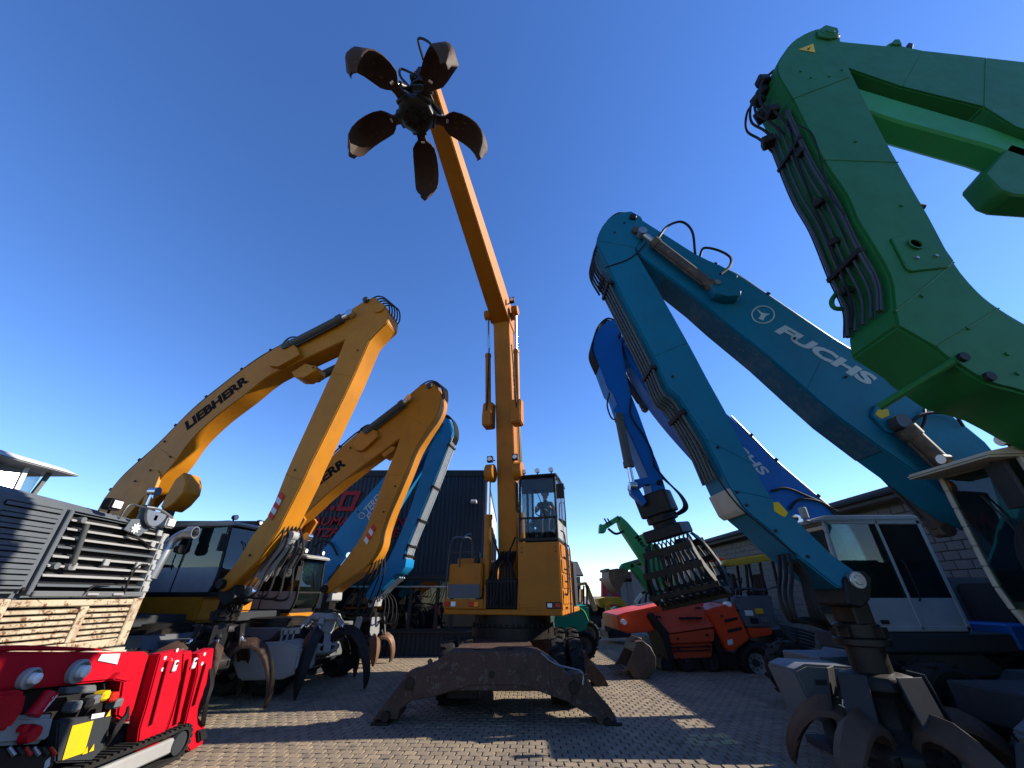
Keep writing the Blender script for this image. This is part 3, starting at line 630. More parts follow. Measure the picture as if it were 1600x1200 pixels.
def chevrons(parent, pl, a, b, w=.16, n=5, off=.012, dirn=(0, 1, 0)):
    "red and white warning stripes between pixel points a and b on the near face"
    A, Bq = pl(*a), pl(*b); d = V(dirn); t = (Bq - A) / n; s_ = t.normalized().cross(d).normalized() * w
    for k in range(n):
        p = A + t * k - d * off; q = p + t
        M().prism([p - s_ / 2 - t * .25, q - s_ / 2 - t * .25, q + s_ / 2 + t * .25, p + s_ / 2 + t * .25], d * .008).build('warning_stripe', 'decal_red' if k % 2 == 0 else 'decal_white', parent)
def on_face(pl, u, v, off=.02, dirn=(0, 1, 0)): return pl(u, v) - V(dirn) * off
def beam_text(body, parent, pl, a, b, hpx, mat, shear=.2, bold=.02, off=.004, space=1.0, dirn=(0, 1, 0), flip=1, fit=True, name='lettering'):
    "lettering on the near face of an arm along pixel line a-b"
    A, Bq = on_face(pl, *a, off), on_face(pl, *b, off); ux = (Bq - A).normalized(); uy = V(dirn).cross(ux) * -1
    if uy.z < 0: uy = -uy
    nz = ux.cross(uy)
    o = text(body, name, mat, parent, (A + Bq) / 2, ux, uy, hpx / .7, shear, bold, .003, 'CENTER', space)
    if fit:
        lo = min((v_.co + V(parent['_o']) - A).dot(ux) for v_ in o.data.vertices); hi = max((v_.co + V(parent['_o']) - A).dot(ux) for v_ in o.data.vertices)
        k = (Bq - A).length / (hi - lo)
        for v_ in o.data.vertices:
            p = v_.co + V(parent['_o']) - A; s_ = p.dot(ux); v_.co = v_.co + ux * ((s_ - lo) * k - s_)
    return o

def seams(parent, pl, pairs, mat, off, dirn=(0, 1, 0)):
    "raised weld beads across an arm's near face"
    d = V(dirn)
    for a, b in pairs: M().tube([pl(*a) - d * off, pl(*b) - d * off], .010, 6, False).build('weld_bead', mat, parent)
def decals(parent, pl, spots, off, dirn=(0, 1, 0)):
    "small warning and rating labels on an arm's near face: (u, v, half width, half height, material)"
    d = V(dirn); ux = V((d.y, -d.x, 0))
    for u, v, w_, h_, mt in spots:
        p = pl(u, v) - d * off; M().prism([p - ux * w_ - V((0, 0, h_)), p + ux * w_ - V((0, 0, h_)), p + ux * w_ + V((0, 0, h_)), p - ux * w_ + V((0, 0, h_))], d * .004).build('warning_label', mt, parent)
def rivets(parent, pl, spots, off, r=.022, mat='black_steel', dirn=(0, 1, 0)):
    d = V(dirn)
    for u, v in spots: M().cyl(pl(u, v) - d * (off + .016), pl(u, v) - d * (off - .01), r, n=8).build('bolt', mat, parent)

# ================================================================== MATERIAL HANDLERS, LEFT ROW
GH = 'material handlers parked around the yard'
TURN = R(14); NV = V((math.sin(TURN), math.cos(TURN), 0)); FW = V((math.cos(TURN), -math.sin(TURN), 0))
def left_handler(name, label, Y, cx, boom, stick, bw, sw, mat, tippx):
    p0 = PY(Y)(*tippx); n = V((math.sin(TURN), math.cos(TURN), 0)); pl = Pl(p0, n); fw = V((math.cos(TURN), -math.sin(TURN), 0))
    c0 = V((p0.x, p0.y, 0)) + fw * ((cx - p0.x) / math.cos(TURN)) + n * bw / 2
    t = thing(name, label, 'material handler', c0, GH); F = Fr(c0, -TURN)
    b = box_arm('boom', t, pl, boom, bw, mat, dirn=n)
    s_ = box_arm('stick', t, pl, stick, sw, mat, yoff=-(sw - bw) / 2, dirn=n)
    return t, F, pl, b, s_

# ---- large yellow handler, front of the left row
L1Y = 8.75; TIP = (349, 918)
boom = [(150, 800), (160, 782), (190, 745), (244, 696), (300, 640), (350, 599), (400, 562), (462, 526), (547, 484), (572, 468), (586, 464), (595, 473), (598, 488), (590, 505), (545, 528), (475, 561), (422, 586), (381, 618), (337, 651), (300, 686), (275, 720), (253, 745), (228, 773), (205, 800), (180, 830)]
stick = [(588, 470), (600, 476), (608, 492), (606, 505), (590, 520), (578, 533), (553, 590), (509, 681), (487, 725), (475, 752), (444, 813), (438, 826), (407, 874), (360, 919), (348, 925), (340, 917), (352, 900), (372, 876), (395, 836), (423, 802), (425, 796), (447, 740), (478, 671), (519, 581), (537, 537), (547, 510), (560, 485)]
cxl = -8.2
A, F, pl, b1, s1 = left_handler('material_handler', 'large yellow material handler nearest on the left, highest of the left arms', L1Y, cxl, boom, stick, .48, .52, 'handler_yellow', TIP)
off = lambda u, v, o: pl(u, v) + NV * o
hyd(A, off(452, 545, -.10), off(551, 494, -.10), .115, .86)
hyd(A, off(470, 572, .64), off(560, 528, .64), .115, .80)
M().prism([off(u, v, -.14) for u, v in ((425, 575), (437, 550), (455, 535), (470, 548), (474, 558), (440, 577))], NV * .14).build('cylinder_bracket', 'handler_yellow', A, .015)
M().prism([off(u, v, .06) for u, v in ((452, 580), (474, 566), (492, 570), (490, 577), (472, 588), (458, 588))], NV * .40).build('cylinder_bracket', 'handler_yellow', A, .015)
M().cyl(off(573, 470, -.09), off(573, 470, .66), .085, n=20).build('pivot_pin', 'cylinder_grey', A, .01)
M().cyl(off(594, 483, -.07), off(594, 483, .62), .15, n=20).build('pivot_boss', 'handler_yellow', A, .01)
pipes(A, pl, [(160, 780), (190, 743), (244, 694), (300, 638), (350, 597), (400, 560), (440, 537)], (.08, .16, .30, .38), .022, 'pipe_dark', [.08, .25, .42, .58, .75, .93], (-.5, 0, 1), lift=.06, dirn=NV)
hoses(A, [[off(436, 540, .05 + k * .09), off(450, 527, .04 + k * .09), off(466, 528, .0 + k * .09), off(476, 540 - k * 3, .05 + k * .09)] for k in range(4)], .022)
hoses(A, [[off(574, 468, .05 + k * .1), off(590 + k, 461, .05 + k * .1), off(604 + k * 1.5, 468, .05 + k * .1), off(607 + k, 486, .05 + k * .1), off(600, 497, .05 + k * .1)] for k in range(5)], .02)
beam_text('LIEBHERR', A, pl, (291, 667), (387, 591), .29, 'decal_black', .0, .045, .006, dirn=NV)
chevrons(A, pl, (443, 772), (424, 810), .15, 5, .045, dirn=NV)
# lower gussets and boom cylinders
for o_ in (-.03, .46):
    M().prism([off(u, v, o_) for u, v in ((222, 790), (230, 770), (248, 735), (252, 742), (240, 770), (236, 790))], NV * .09).build('gusset', 'handler_yellow', A, .008)
    hyd(A, off(205, 850, o_ + .05), off(240, 768, o_ + .05), .12, .7, 'cylinder_grey')
M().prism([off(u, v, .05) for u, v in ((246, 792), (256, 772), (270, 748), (284, 736), (288, 752), (284, 768), (268, 786), (254, 796))], NV * .44).build('cylinder_mount', 'handler_yellow', A, .03)
seams(A, pl, [((350, 601), (383, 617)), ((246, 698), (276, 719)), ((437, 543), (424, 584))], 'handler_yellow', .0, NV)
seams(A, pl, [((520, 583), (552, 589)), ((448, 742), (473, 752))], 'handler_yellow', .02, NV)

rivets(A, pl, [(258, 690), (267, 714), (236, 735), (212, 752), (490, 575), (560, 548), (462, 735), (392, 868)], .02, .025, dirn=NV)
# platform and cab (cab on the far side of the boom)
yl = .62; pc = Pl(F.o + NV * yl, NV); x0, x1 = (pc(235, 880) - F.o).dot(FW), (pc(352, 872) - F.o).dot(FW)
zc0, zc1 = pc(300, 930).z, pc(300, 816).z
hull(A, F, 'handler_yellow', 1.42, 2.5, -3.0, .8, 1.3, 'mid_grey')
cab(A, F, x0, x1, yl, yl + 1.0, zc0, zc1, 'black_steel', 'pale_grey', .36, 'pale_grey', 'cab_glass', .16, .08, 2)
M().box(x0 - .2, x1 - .25, yl - .03, yl + 1.0, pc(300, 974).z, zc0 - .035, F).build('cab_base', 'handler_yellow', A, .06, 2)
M().box(x0 - .1, x1 - .1, yl - .02, yl + .9, pc(300, 985).z - .12, pc(300, 976).z, F).build('light_bar', 'mid_grey', A, .02)
for k, (u, v) in enumerate(((437, 742), (427, 770), (421, 792))):
    q = M().bar(off(u + 12, v + 8, .6), off(u, v, .6), .03, .03).box(-.07, .07, -.06, .06, -.05, .06, Fr(off(u, v, .6))).build('work_lamp', 'black_plastic', A, .008)
undercarriage(A, Fr(F(.4, .3, 0), -TURN), 'mid_grey', 1.25, 2.2, 1.2, legs=False)
for k in range(2):
    p = F(x1 - .35, yl - .06, pc(300, 980).z + .0); M().cyl(p + F.d(k * -.16, 0, -.06), p + F.d(k * -.16, .05, -.06), .045, n=12).build('work_lamp', 'lamp_lens', A)
# stick end linkage, hoses and grab
tip = pl(349, 918) + NV * .26
M().cyl(off(350, 913, -.12), off(350, 913, .7), .09, n=16).build('stick_pin', 'greasy_steel', A, .01)
hoses(A, [[off(440, 815, .1 + k * .1), off(432 + k * 4, 850, .08 + k * .1), off(405 + k * 6, 885, .05 + k * .12), off(385 + k * 9, 925 + k * 3, -.05 + k * .12), off(362, 940 - k * 3, .0 + k * .1), off(352, 955, .15 + k * .05)] for k in range(5)], .024)
hyd(A, off(442, 835, .28), off(375, 925, .28), .10, .75, 'pale_grey', 'chrome')
M().prism([off(u, v, .02) for u, v in ((338, 905), (352, 900), (366, 915), (362, 940), (348, 948), (338, 935))], NV * .5).build('link_head', 'black_steel', A, .02)
grab('orange_peel_grab', 'dark rusty grab on the nearest yellow handler, behind the red crane', tip - V((.02, 0, .12)), .98, 5, R(15), 18, SICKLE, ('black_steel', 'rusty_steel'))

# ---- second yellow handler
L2Y = 11.1; TIP = (509, 922); cx2 = -7.2
boom = [(390, 860), (405, 838), (440, 795), (482, 750), (500, 731), (525, 706), (553, 681), (587, 659), (637, 618), (658, 601), (672, 597), (684, 604), (688, 622), (680, 645), (650, 668), (618, 690), (598, 705), (569, 726), (546, 744), (515, 769), (482, 799), (455, 826), (425, 868)]
stick = [(668, 600), (680, 602), (689, 614), (689, 632), (682, 650), (668, 672), (650, 702), (636, 736), (612, 792), (599, 828), (592, 857), (572, 887), (532, 914), (512, 930), (503, 926), (506, 918), (532, 884), (564, 840), (582, 800), (604, 740), (620, 700), (634, 655), (648, 620)]
Bm, F, pl, b1, s1 = left_handler('material_handler', 'second yellow material handler, its cab and boom half behind the nearest one', L2Y, cx2, boom, stick, .46, .50, 'handler_yellow', TIP)
off = lambda u, v, o, pl=pl: pl(u, v) + NV * o
hyd(Bm, off(577, 675, -.10), off(642, 625, -.10), .115, .86)
hyd(Bm, off(590, 690, .62), off(650, 648, .62), .115, .8)
M().prism([off(u, v, -.13) for u, v in ((556, 694), (563, 680), (578, 668), (592, 676), (594, 684), (570, 706), (560, 706))], NV * .13).build('cylinder_bracket', 'handler_yellow', Bm, .015)
M().prism([off(u, v, .06) for u, v in ((590, 704), (604, 694), (616, 697), (613, 703), (598, 714))], NV * .38).build('cylinder_bracket', 'handler_yellow', Bm, .015)
M().cyl(off(672, 604, -.09), off(672, 604, .62), .09, n=20).build('pivot_pin', 'cylinder_grey', Bm, .01)
pipes(Bm, pl, [(482, 748), (500, 729), (525, 704), (553, 679), (572, 668)], (.08, .17, .3), .024, 'pipe_dark', [.2, .55, .9], (-.5, 0, 1), lift=.06, dirn=NV)
hoses(Bm, [[off(556, 680, .05 + k * .09), off(565, 668, .04 + k * .09), off(578, 664 - k, .0 + k * .09), off(588, 672, .05 + k * .09)] for k in range(4)], .024)
hoses(Bm, [[off(655, 602, .05 + k * .1), off(670, 594, .05 + k * .1), off(684 + k, 598, .05 + k * .1), off(691, 612, .05 + k * .1), off(688, 626, .05 + k * .1)] for k in range(5)], .022)
beam_text('LIEBHERR', Bm, pl, (452, 788), (539, 721), .27, 'decal_black', .0, .045, .006, dirn=NV)
chevrons(Bm, pl, (586, 822), (572, 848), .15, 4, .045, dirn=NV)
for o_ in (-.03, .44):
    M().prism([off(u, v, o_) for u, v in ((452, 836), (462, 818), (474, 806), (478, 812), (468, 828), (462, 842))], NV * .08).build('gusset', 'handler_yellow', Bm, .008)
    hyd(Bm, off(425, 895, o_ + .05), off(462, 835, o_ + .05), .12, .7, 'cylinder_grey')
yl = .62; seams(Bm, pl, [((553, 683), (570, 724)), ((500, 733), (516, 766))], 'handler_yellow', .0, NV); seams(Bm, pl, [((606, 742), (632, 742)), ((640, 652), (668, 668))], 'handler_yellow', .02, NV)
rivets(Bm, pl, [(560, 800), (600, 800), (618, 760), (548, 700)], .02, .028, dirn=NV)
pc = Pl(F.o + NV * yl, NV); x0, x1 = (pc(385, 900) - F.o).dot(FW), (pc(472, 905) - F.o).dot(FW)
zc0, zc1 = pc(440, 956).z, pc(440, 866).z
hull(Bm, F, 'handler_yellow', 1.42, 2.5, -3.0, .6, 1.3, 'mid_grey')
cab(Bm, F, x0 - .15, x1, yl, yl + 1.0, zc0, zc1, 'black_steel', 'pale_grey', .34, 'pale_grey', 'cab_glass', .14, .12, 2)
M().box(x0 - .2, x1 - .12, yl - .03, yl + 1.0, pc(440, 967).z, zc0 - .035, F).build('cab_base', 'handler_yellow', Bm, .04, 2)
M().box(x0, x1 - .2, yl - .02, yl + .9, pc(440, 978).z, pc(440, 968).z - .01, F).build('light_bar', 'anthracite', Bm, .02)
lz = pc(440, 974).z
M().box(x1 - 1.1, x1 - .54, yl - .042, yl - .03, lz - .08, lz + .08, F).build('number_plate', 'decal_white', Bm, .004)
text('02/44', 'lettering', 'decal_black', Bm, F(x1 - .82, yl - .046, lz), FW, (0, 0, 1), .17, 0, .01, .003)
undercarriage(Bm, Fr(F(.9, .3, 0), -TURN), 'mid_grey', 1.25, 2.2, 1.2, legs=False)
px_ = PY(10.0)
M().prism([px_(u, v) for u, v in ((352, 1010), (440, 1003), (468, 1012), (462, 1052), (440, 1062), (372, 1064))], (0, .9, .0)).build('tool_box', 'pale_grey', Bm, .04, 2)
for k in range(3): M().bar(px_(436 + k * 9, 986) + V((0, .2, 0)), px_(428 + k * 9, 1012) + V((0, .2, 0)), .03, .03).build('step_rail', 'pale_grey', Bm)
M().bar(px_(432, 988) + V((0, .2, 0)), px_(462, 986) + V((0, .2, 0)), .03, .12).build('step', 'pale_grey', Bm)
tip = pl(509, 922) + NV * .25
M().cyl(off(509, 920, -.1), off(509, 920, .6), .09, n=16).build('stick_pin', 'greasy_steel', Bm, .01)
hoses(Bm, [[off(585, 862, .1 + k * .1), off(572 + k * 3, 895, .08 + k * .1), off(548 + k * 5, 930 + k * 3, .0 + k * .12), off(535 + k * 5, 955 + k * 2, -.05 + k * .12), off(515, 955, .15)] for k in range(5)], .02)
M().prism([off(u, v, .02) for u, v in ((500, 915), (510, 911), (518, 921), (516, 938), (507, 943), (501, 935))], NV * .46).build('link_head', 'pale_grey', Bm, .02)
grab('orange_peel_grab', 'open black grab with long hooked tines below the second yellow stick', tip - V((0, .05, .12)), 1.12, 5, R(-8), 20, SICKLE, ('pale_grey', 'black_steel'), plates=False, neck=.35)

# ---- light blue handler by the building
T3Y = 14.6; TIP = (577, 932); cx3 = -8.4
boom = [(470, 900), (497, 866), (517, 843), (552, 799), (601, 744), (640, 702), (676, 658), (688, 650), (697, 655), (698, 672), (690, 684), (677, 694), (657, 722), (628, 770), (574, 856), (545, 893), (520, 925)]
stick = [(680, 655), (690, 649), (702, 656), (707, 672), (703, 690), (678, 752), (656, 805), (638, 848), (629, 876), (621, 896), (596, 921), (580, 938), (572, 932), (575, 922), (608, 873), (642, 793), (666, 716), (678, 684)]
T, F, pl, b1, s1 = left_handler('material_handler', 'light blue material handler against the dark building, grey pipes down its stick', T3Y, cx3, boom, stick, .55, .62, 'sky_blue', TIP)
off = lambda u, v, o, pl=pl: pl(u, v) + NV * o
pipes(T, pl, [(705, 682), (680, 748), (658, 802), (640, 845), (631, 872)], (.0, .10, .20, .30, .42), .035, 'pipe_light', [.05, .3, .55, .8, .97], (1, 0, 0), lift=.07, dirn=NV)
M().prism([off(u, v, -.04) for u, v in ((629, 874), (636, 873), (634, 886), (624, 897), (620, 897))], NV * .6).build('guard_plate', 'sky_blue', T, .01)
pipes(T, pl, [(622, 900), (604, 916), (588, 934)], (.1, .25, .4), .03, 'pipe_light', [], (1, 0, -.5), lift=.05, dirn=NV)
hoses(T, [[off(680, 655, .05 + k * .12), off(697, 648, .05 + k * .12), off(708, 660, .05 + k * .12), off(710, 678, .05 + k * .12), off(706, 690, .05 + k * .12)] for k in range(4)], .03)
hyd(T, off(640, 722, -.1), off(684, 672, -.1), .12, .8, 'sky_blue')
M().cyl(off(688, 664, -.1), off(688, 664, .7), .12, n=18).build('pivot_pin', 'cylinder_grey', T, .01)
beam_text('TEREX', T, pl, (572, 800), (598, 771), .30, 'decal_grey', .15, .02, .006, dirn=NV)
beam_text('FUCHS', T, pl, (575, 811), (606, 777), .28, 'decal_grey', .15, .02, .006, dirn=NV)
M().tube([off(566 + 4.5 * math.cos(a * math.pi / 8), 806 + 4.5 * math.sin(a * math.pi / 8), -.01) for a in range(17)], .02, 5, False).build('emblem_ring', 'decal_grey', T)
hoses(T, [[off(494, 855, -.1), off(505, 846, -.1), off(520, 850, -.1), off(530, 868, -.1)]], .035)
hyd(T, off(520, 905, -.05), off(548, 868, -.05), .11, .5, 'anthracite')
hull(T, F, 'sky_blue', 1.42, 2.4, -2.6, 1.0, 1.3, 'mid_grey')
cab(T, F, .0, 1.6, .55, 1.5, 1.5, 3.1, 'white_paint', 'white_paint', .3, 'pale_grey', 'dark_glass', .1, 0, 2)
undercarriage(T, Fr(F(.8, 0, 0), -TURN), 'mid_grey', 1.25, 2.5, 1.2)
tip = pl(577, 932) + NV * .28
hoses(T, [[off(592, 920, .1 + k * .1), off(600 + k * 3, 940, .08 + k * .1), off(598 + k * 3, 965 + k * 3, .0 + k * .12), off(588, 972, .1)] for k in range(4)], .02)
M().prism([off(u, v, .05) for u, v in ((570, 927), (578, 923), (586, 932), (583, 948), (574, 950))], NV * .46).build('link_head', 'pale_grey', T, .02)
grab('orange_peel_grab', 'grab with sunlit tan tines hanging before the dark building', tip - V((0, 0, .15)), 1.15, 5, R(20), 8, SICKLE, ('black_steel', 'worn_tine'), plates='pale_grey', neck=.4)

# ================================================================== CENTRAL HANDLER
CO = V((0.02, 11.3, 0)); ANG = math.atan2(-.966, -.259); F = Fr(CO, ANG)
Cn = thing('material_handler', 'yellow material handler facing the viewer on a rusty four-legged undercarriage', 'material handler', CO, GH)
lat = F.d(0, 1, 0); pl = Pl(CO, lat)
def sz(p): q = p - CO; return q.dot(F.d(1, 0, 0)), q.z
J = sz(pl(786, 497)); T0 = sz(pl(664, 118)); A0 = sz(pl(797, 905))
def band(cl):       # centreline (s, z, half-thickness) -> closed outline
    up, dn = [], []
    for i, (s_, z, h) in enumerate(cl):
        a, b = cl[max(i - 1, 0)], cl[min(i + 1, len(cl) - 1)]; tx, tz = b[0] - a[0], b[1] - a[1]; L_ = math.hypot(tx, tz)
        up.append((s_ - tz / L_ * h, z + tx / L_ * h)); dn.append((s_ + tz / L_ * h, z - tx / L_ * h))
    return up + dn[::-1]
def lerp(a, b, k): return (a[0] + (b[0] - a[0]) * k, a[1] + (b[1] - a[1]) * k)
A1 = (.15, 2.0)
cl = [(A1[0], A1[1], .22)]
for k, bow, h in ((.12, -.05, .28), (.3, -.16, .36), (.5, -.20, .40), (.7, -.16, .38), (.88, -.07, .32), (1.0, 0, .27)):
    q = lerp(A1, J, k); cl.append((q[0] + bow, q[1], h))
def arm(name, outline, half, mat, parent, taper=None):
    m = M(); m.prism([F(s_, -half, z) for s_, z in outline], F.d(0, 2 * half, 0)); return m.build(name, mat, parent, .02, 2)
arm('boom', band(cl), .26, 'old_yellow', Cn)
dd = V((T0[0] - J[0], T0[1] - J[1])).normalized()
o = band([(J[0] - dd[0] * .55, J[1] - dd[1] * .55, .24), (J[0], J[1], .38), (J[0] + dd[0] * .9, J[1] + dd[1] * .9, .42), lerp(J, T0, .55) + (.32,), lerp(J, T0, .97) + (.2,), lerp(J, T0, 1.02) + (.14,)])
n_ = len(o); st = M(); half = [.29 - .09 * max(0, (p[0] - J[0]) / (T0[0] - J[0])) for p in o]
st.add([F(p[0], -h, p[1]) for p, h in zip(o, half)] + [F(p[0], h, p[1]) for p, h in zip(o, half)], [tuple(range(n_)), tuple(range(2 * n_ - 1, n_ - 1, -1))] + [(i, i + n_, (i + 1) % n_ + n_, (i + 1) % n_) for i in range(n_)])
st.build('stick', 'old_yellow', Cn, .02, 2)
M().cyl(F(J[0], -.42, J[1]), F(J[0], .42, J[1]), .13, n=20).build('pivot_pin', 'old_yellow', Cn, .01)
q1, q2, q3 = sz(pl(787, 655)), lerp(J, T0, .03), sz(pl(790, 740))
front = lambda q, d_: (q[0] + d_, q[1])
for s_ in (-1, 1):
    a = front(q1, .10); hyd(Cn, F(a[0], s_ * .44, a[1]), F(q2[0] - .02, s_ * .47, q2[1] - .03), .085, .60, 'old_yellow')
    M().cyl(F(q2[0], s_ * .36, q2[1]), F(q2[0], s_ * .56, q2[1]), .17, n=20).build('pivot_boss', 'old_yellow', Cn, .012)
    M().prism([F(a[0] + x, s_ * .28, a[1] + z) for x, z in ((-.22, -.25), (.16, -.24), (.20, .02), (.12, .5), (-.2, .55))], F.d(0, s_ * .30, 0)).build('cylinder_bracket', 'old_yellow', Cn, .03, 2)
    M().cyl(F(q3[0] + .12, s_ * .28, q3[1]), F(q3[0] + .12, s_ * .52, q3[1]), .25, n=22).build('cylinder_bracket', 'old_yellow', Cn, .02)
    hyd(Cn, F(.75, s_ * .46, 1.95), F(q3[0] + .14, s_ * .43, q3[1]), .095, .62, 'old_yellow')
    p = sz(pl(790, 722)); l = M().box(p[0] + .25, p[0] + .36, s_ * .36 - .08, s_ * .36 + .08, p[1] - .07, p[1] + .1, F).bar(F(p[0] + .2, s_ * .24, p[1]), F(p[0] + .3, s_ * .36, p[1]), .03, .03).build('work_lamp', 'black_plastic', Cn, .01)
    M().cyl(F(p[0] + .36, s_ * .36, p[1] + .015), F(p[0] + .372, s_ * .36, p[1] + .015), .06, n=14).build('lens', 'lamp_lens', l)
l = M().box(J[0] + .52, J[0] + .62, .38, .54, J[1] + .08, J[1] + .28, F).bar(F(J[0] + .45, .3, J[1] + .15), F(J[0] + .57, .45, J[1] + .15), .04, .04).build('work_lamp', 'black_plastic', Cn, .01)
M().cyl(F(J[0] + .62, .46, J[1] + .18), F(J[0] + .635, .46, J[1] + .18), .06, n=14).build('lens', 'lamp_lens', l)
# lettering down the sunlit side of the boom
cA, cB = F(*(lerp(A1, J, .80)[0] - .13, .274, lerp(A1, J, .80)[1])), F(*(lerp(A1, J, .60)[0] - .18, .274, lerp(A1, J, .60)[1]))
text('LIEBHERR', 'lettering', 'decal_black', Cn, (cA + cB) / 2, cB - cA, F.d(1, 0, 0), .30, 0, .025, .003)
pA = [F(lerp(A1, J, k)[0] - .48, .29, lerp(A1, J, k)[1]) for k in (.15, .35, .55, .75, .95)]
for k in range(3): M().tube([p + F.d(0, .02, 0) + F.d(.09 * k, 0, 0) for p in pA], .022, 6).build('pipe', 'pipe_dark', Cn)
hoses(Cn, [[F(.95 + .1 * (k % 3), -.30 + .10 * k, 1.75), F(1.02, -.27 + .09 * k, 2.05), F(.92, -.2 + .07 * k, 2.5 + .05 * (k % 2)), F(.6, -.17 + .06 * k, 2.75), F(.42, -.2 + .07 * k, 3.0)] for k in range(7)], .028)
hoses(Cn, [[F(q1[0] + .25, s_ * .46, q1[1] + .1), F(q1[0] + .3, s_ * .42, q1[1] + .9), F(J[0] + .25, s_ * .36, J[1] - 1.3)] for s_ in (-1, 1)], .02)
hoses(Cn, [[F(.95, s_ * .34, 2.2), F(1.05, s_ * .25, 2.5), F(.9, s_ * .12, 2.75), F(.85, s_ * .30, 3.2)] for s_ in (-1, 1)], .025)
# platform
z0 = 1.62
M().box(-2.4, 1.0, -1.45, 1.42, z0 - .12, z0, F).build('deck_frame', 'old_yellow', Cn, .02)
M().box(.55, 1.02, -.42, .40, z0, z0 + .62, F).build('valve_block', 'black_steel', Cn, .03)
for k in range(9): M().cyl(F(1.04, -.34 + k * .085, z0 + .05), F(1.04, -.34 + k * .085, z0 + .55), .03, n=8).build('hydraulic_hose', 'hose', Cn)
for s_ in (-1, 1):
    M().prism([F(x, s_ * .44, z) for x, z in ((.2, z0), (1.05, z0), (1.0, z0 + .5), (.7, z0 + 1.0), (.2, z0 + 1.1))], F.d(0, -s_ * .06, 0)).build('boom_cheek', 'old_yellow', Cn, .012)
    M().cyl(F(.8, s_ * .36, z0 + .35), F(.8, s_ * .56, z0 + .35), .1, n=14).build('pivot_pin', 'greasy_steel', Cn)
hs = M().box(-1.6, .98, -1.40, -.52, z0 + .22, z0 + .98, F).build('side_house', 'old_yellow', Cn, .03, 2)
M().box(.98, 1.0, -1.36, -.56, z0 + .22, z0 + .52, F).build('front_panel', 'slate_grey', Cn, .006)
M().box(.75, 1.03, -1.45, -.45, z0, z0 + .2, F).build('bumper', 'old_yellow', Cn, .012)
M().box(-.4, .7, -1.30, -.62, z0 + .98, z0 + 1.12, F).build('tank_cover', 'old_yellow', Cn, .02)
for y, mt in ((-1.36, 'lamp_red'), (-1.2, 'lamp_lens'), (-.75, 'lamp_red'), (-.62, 'amber')):
    M().box(1.03, 1.05, y - .06, y + .06, z0 + .05, z0 + .15, F).build('position_lamp', mt, Cn, .005)
M().box(.6, .8, -.82, -.68, z0 + .98, z0 + 1.25, F).build('work_lamp', 'black_plastic', Cn, .02)
hr = M()
hr.tube([F(1.0, -1.42, z0 + .1), F(1.0, -1.42, z0 + .9), F(.85, -1.42, z0 + 1.55), F(.2, -1.42, z0 + 1.7), F(-.6, -1.42, z0 + 1.7), F(-.7, -1.42, z0 + 1.0)], .02, 6)
hr.tube([F(1.0, -1.12, z0 + .9), F(.9, -1.12, z0 + 1.5), F(.6, -1.12, z0 + 1.7), F(.2, -1.12, z0 + 1.7), F(.1, -1.12, z0 + 1.0)], .02, 6)
hr.tube([F(.9, -1.42, z0 + 1.25), F(.9, -.75, z0 + 1.25)], .018, 6); hr.build('handrail', 'pipe_dark', Cn)
# raised cab
y0, y1 = .40, 1.43
rs = M().box(-.75, 1.02, y0, y1, z0 - .02, z0 + 1.42, F).build('cab_riser', 'old_yellow', Cn, .015, 2)
M().box(1.021, 1.03, y0 + .03, y1 - .03, z0 + .03, z0 + 1.38, F).build('front_panel', 'old_yellow', Cn, .004)
for y, z in ((y0 + .1, z0 + 1.30), (y0 + .1, z0 + 1.2), (y1 - .1, z0 + 1.30), (y1 - .1, z0 + 1.2)): M().cyl(F(1.03, y, z), F(1.045, y, z), .018, n=8).build('bolt', 'black_steel', rs)
for y, mt in ((y1 - .28, 'lamp_lens'), (y1 - .10, 'lamp_red')):
    q = M().box(1.03, 1.05, y - .09, y + .07, z0 + .02, z0 + .15, F).build('lamp_housing', 'black_plastic', Cn, .005)
    M().box(1.05, 1.058, y - .06, y + .045, z0 + .045, z0 + .125, F).build('position_lamp', mt, q)
for k in range(4): M().box(-.6, .9, y1 + .002, y1 + .02, z0 + .1 + k * .33, z0 + .38 + k * .33, F).build('side_panel', 'old_yellow', rs, .01)
ld = M()
for x in (.55, .1): ld.tube([F(x, y1 + .05, z0 - .1), F(x, y1 + .12, z0), F(x, y1 + .12, z0 + 1.3), F(x, y1 + .02, z0 + 1.4)], .018, 6)
for k in range(5): ld.bar(F(.55, y1 + .12, z0 + .1 + k * .27), F(.1, y1 + .12, z0 + .1 + k * .27), .03, .02)
ld.build('ladder', 'pipe_dark', Cn)
M().tube([F(.85, y1 + .03, z0 + .3), F(.85, y1 + .12, z0 + .4), F(.85, y1 + .12, z0 + 1.5), F(.85, y1 + .03, z0 + 1.7)], .02, 6).build('handrail', 'pipe_dark', Cn)
cz0, cz1 = z0 + 1.46, z0 + 1.46 + 1.68
cab(Cn, F, -.70, 1.0, y0 + .02, y1 - .02, cz0, cz1, 'black_steel', 'pale_grey', .30, 'black_steel', 'clear_glass', .05, .05, 3, curve=False, vis_side=1)
M().box(-.2, .1, y0 + .3, y1 - .3, cz1 + .02, cz1 + .12, F).build('roof_vent', 'black_plastic', Cn, .03)
M().box(-2.4, -1.62, -1.4, 1.4, z0, z0 + 1.2, F).build('counterweight', 'anthracite', Cn, .06, 2)
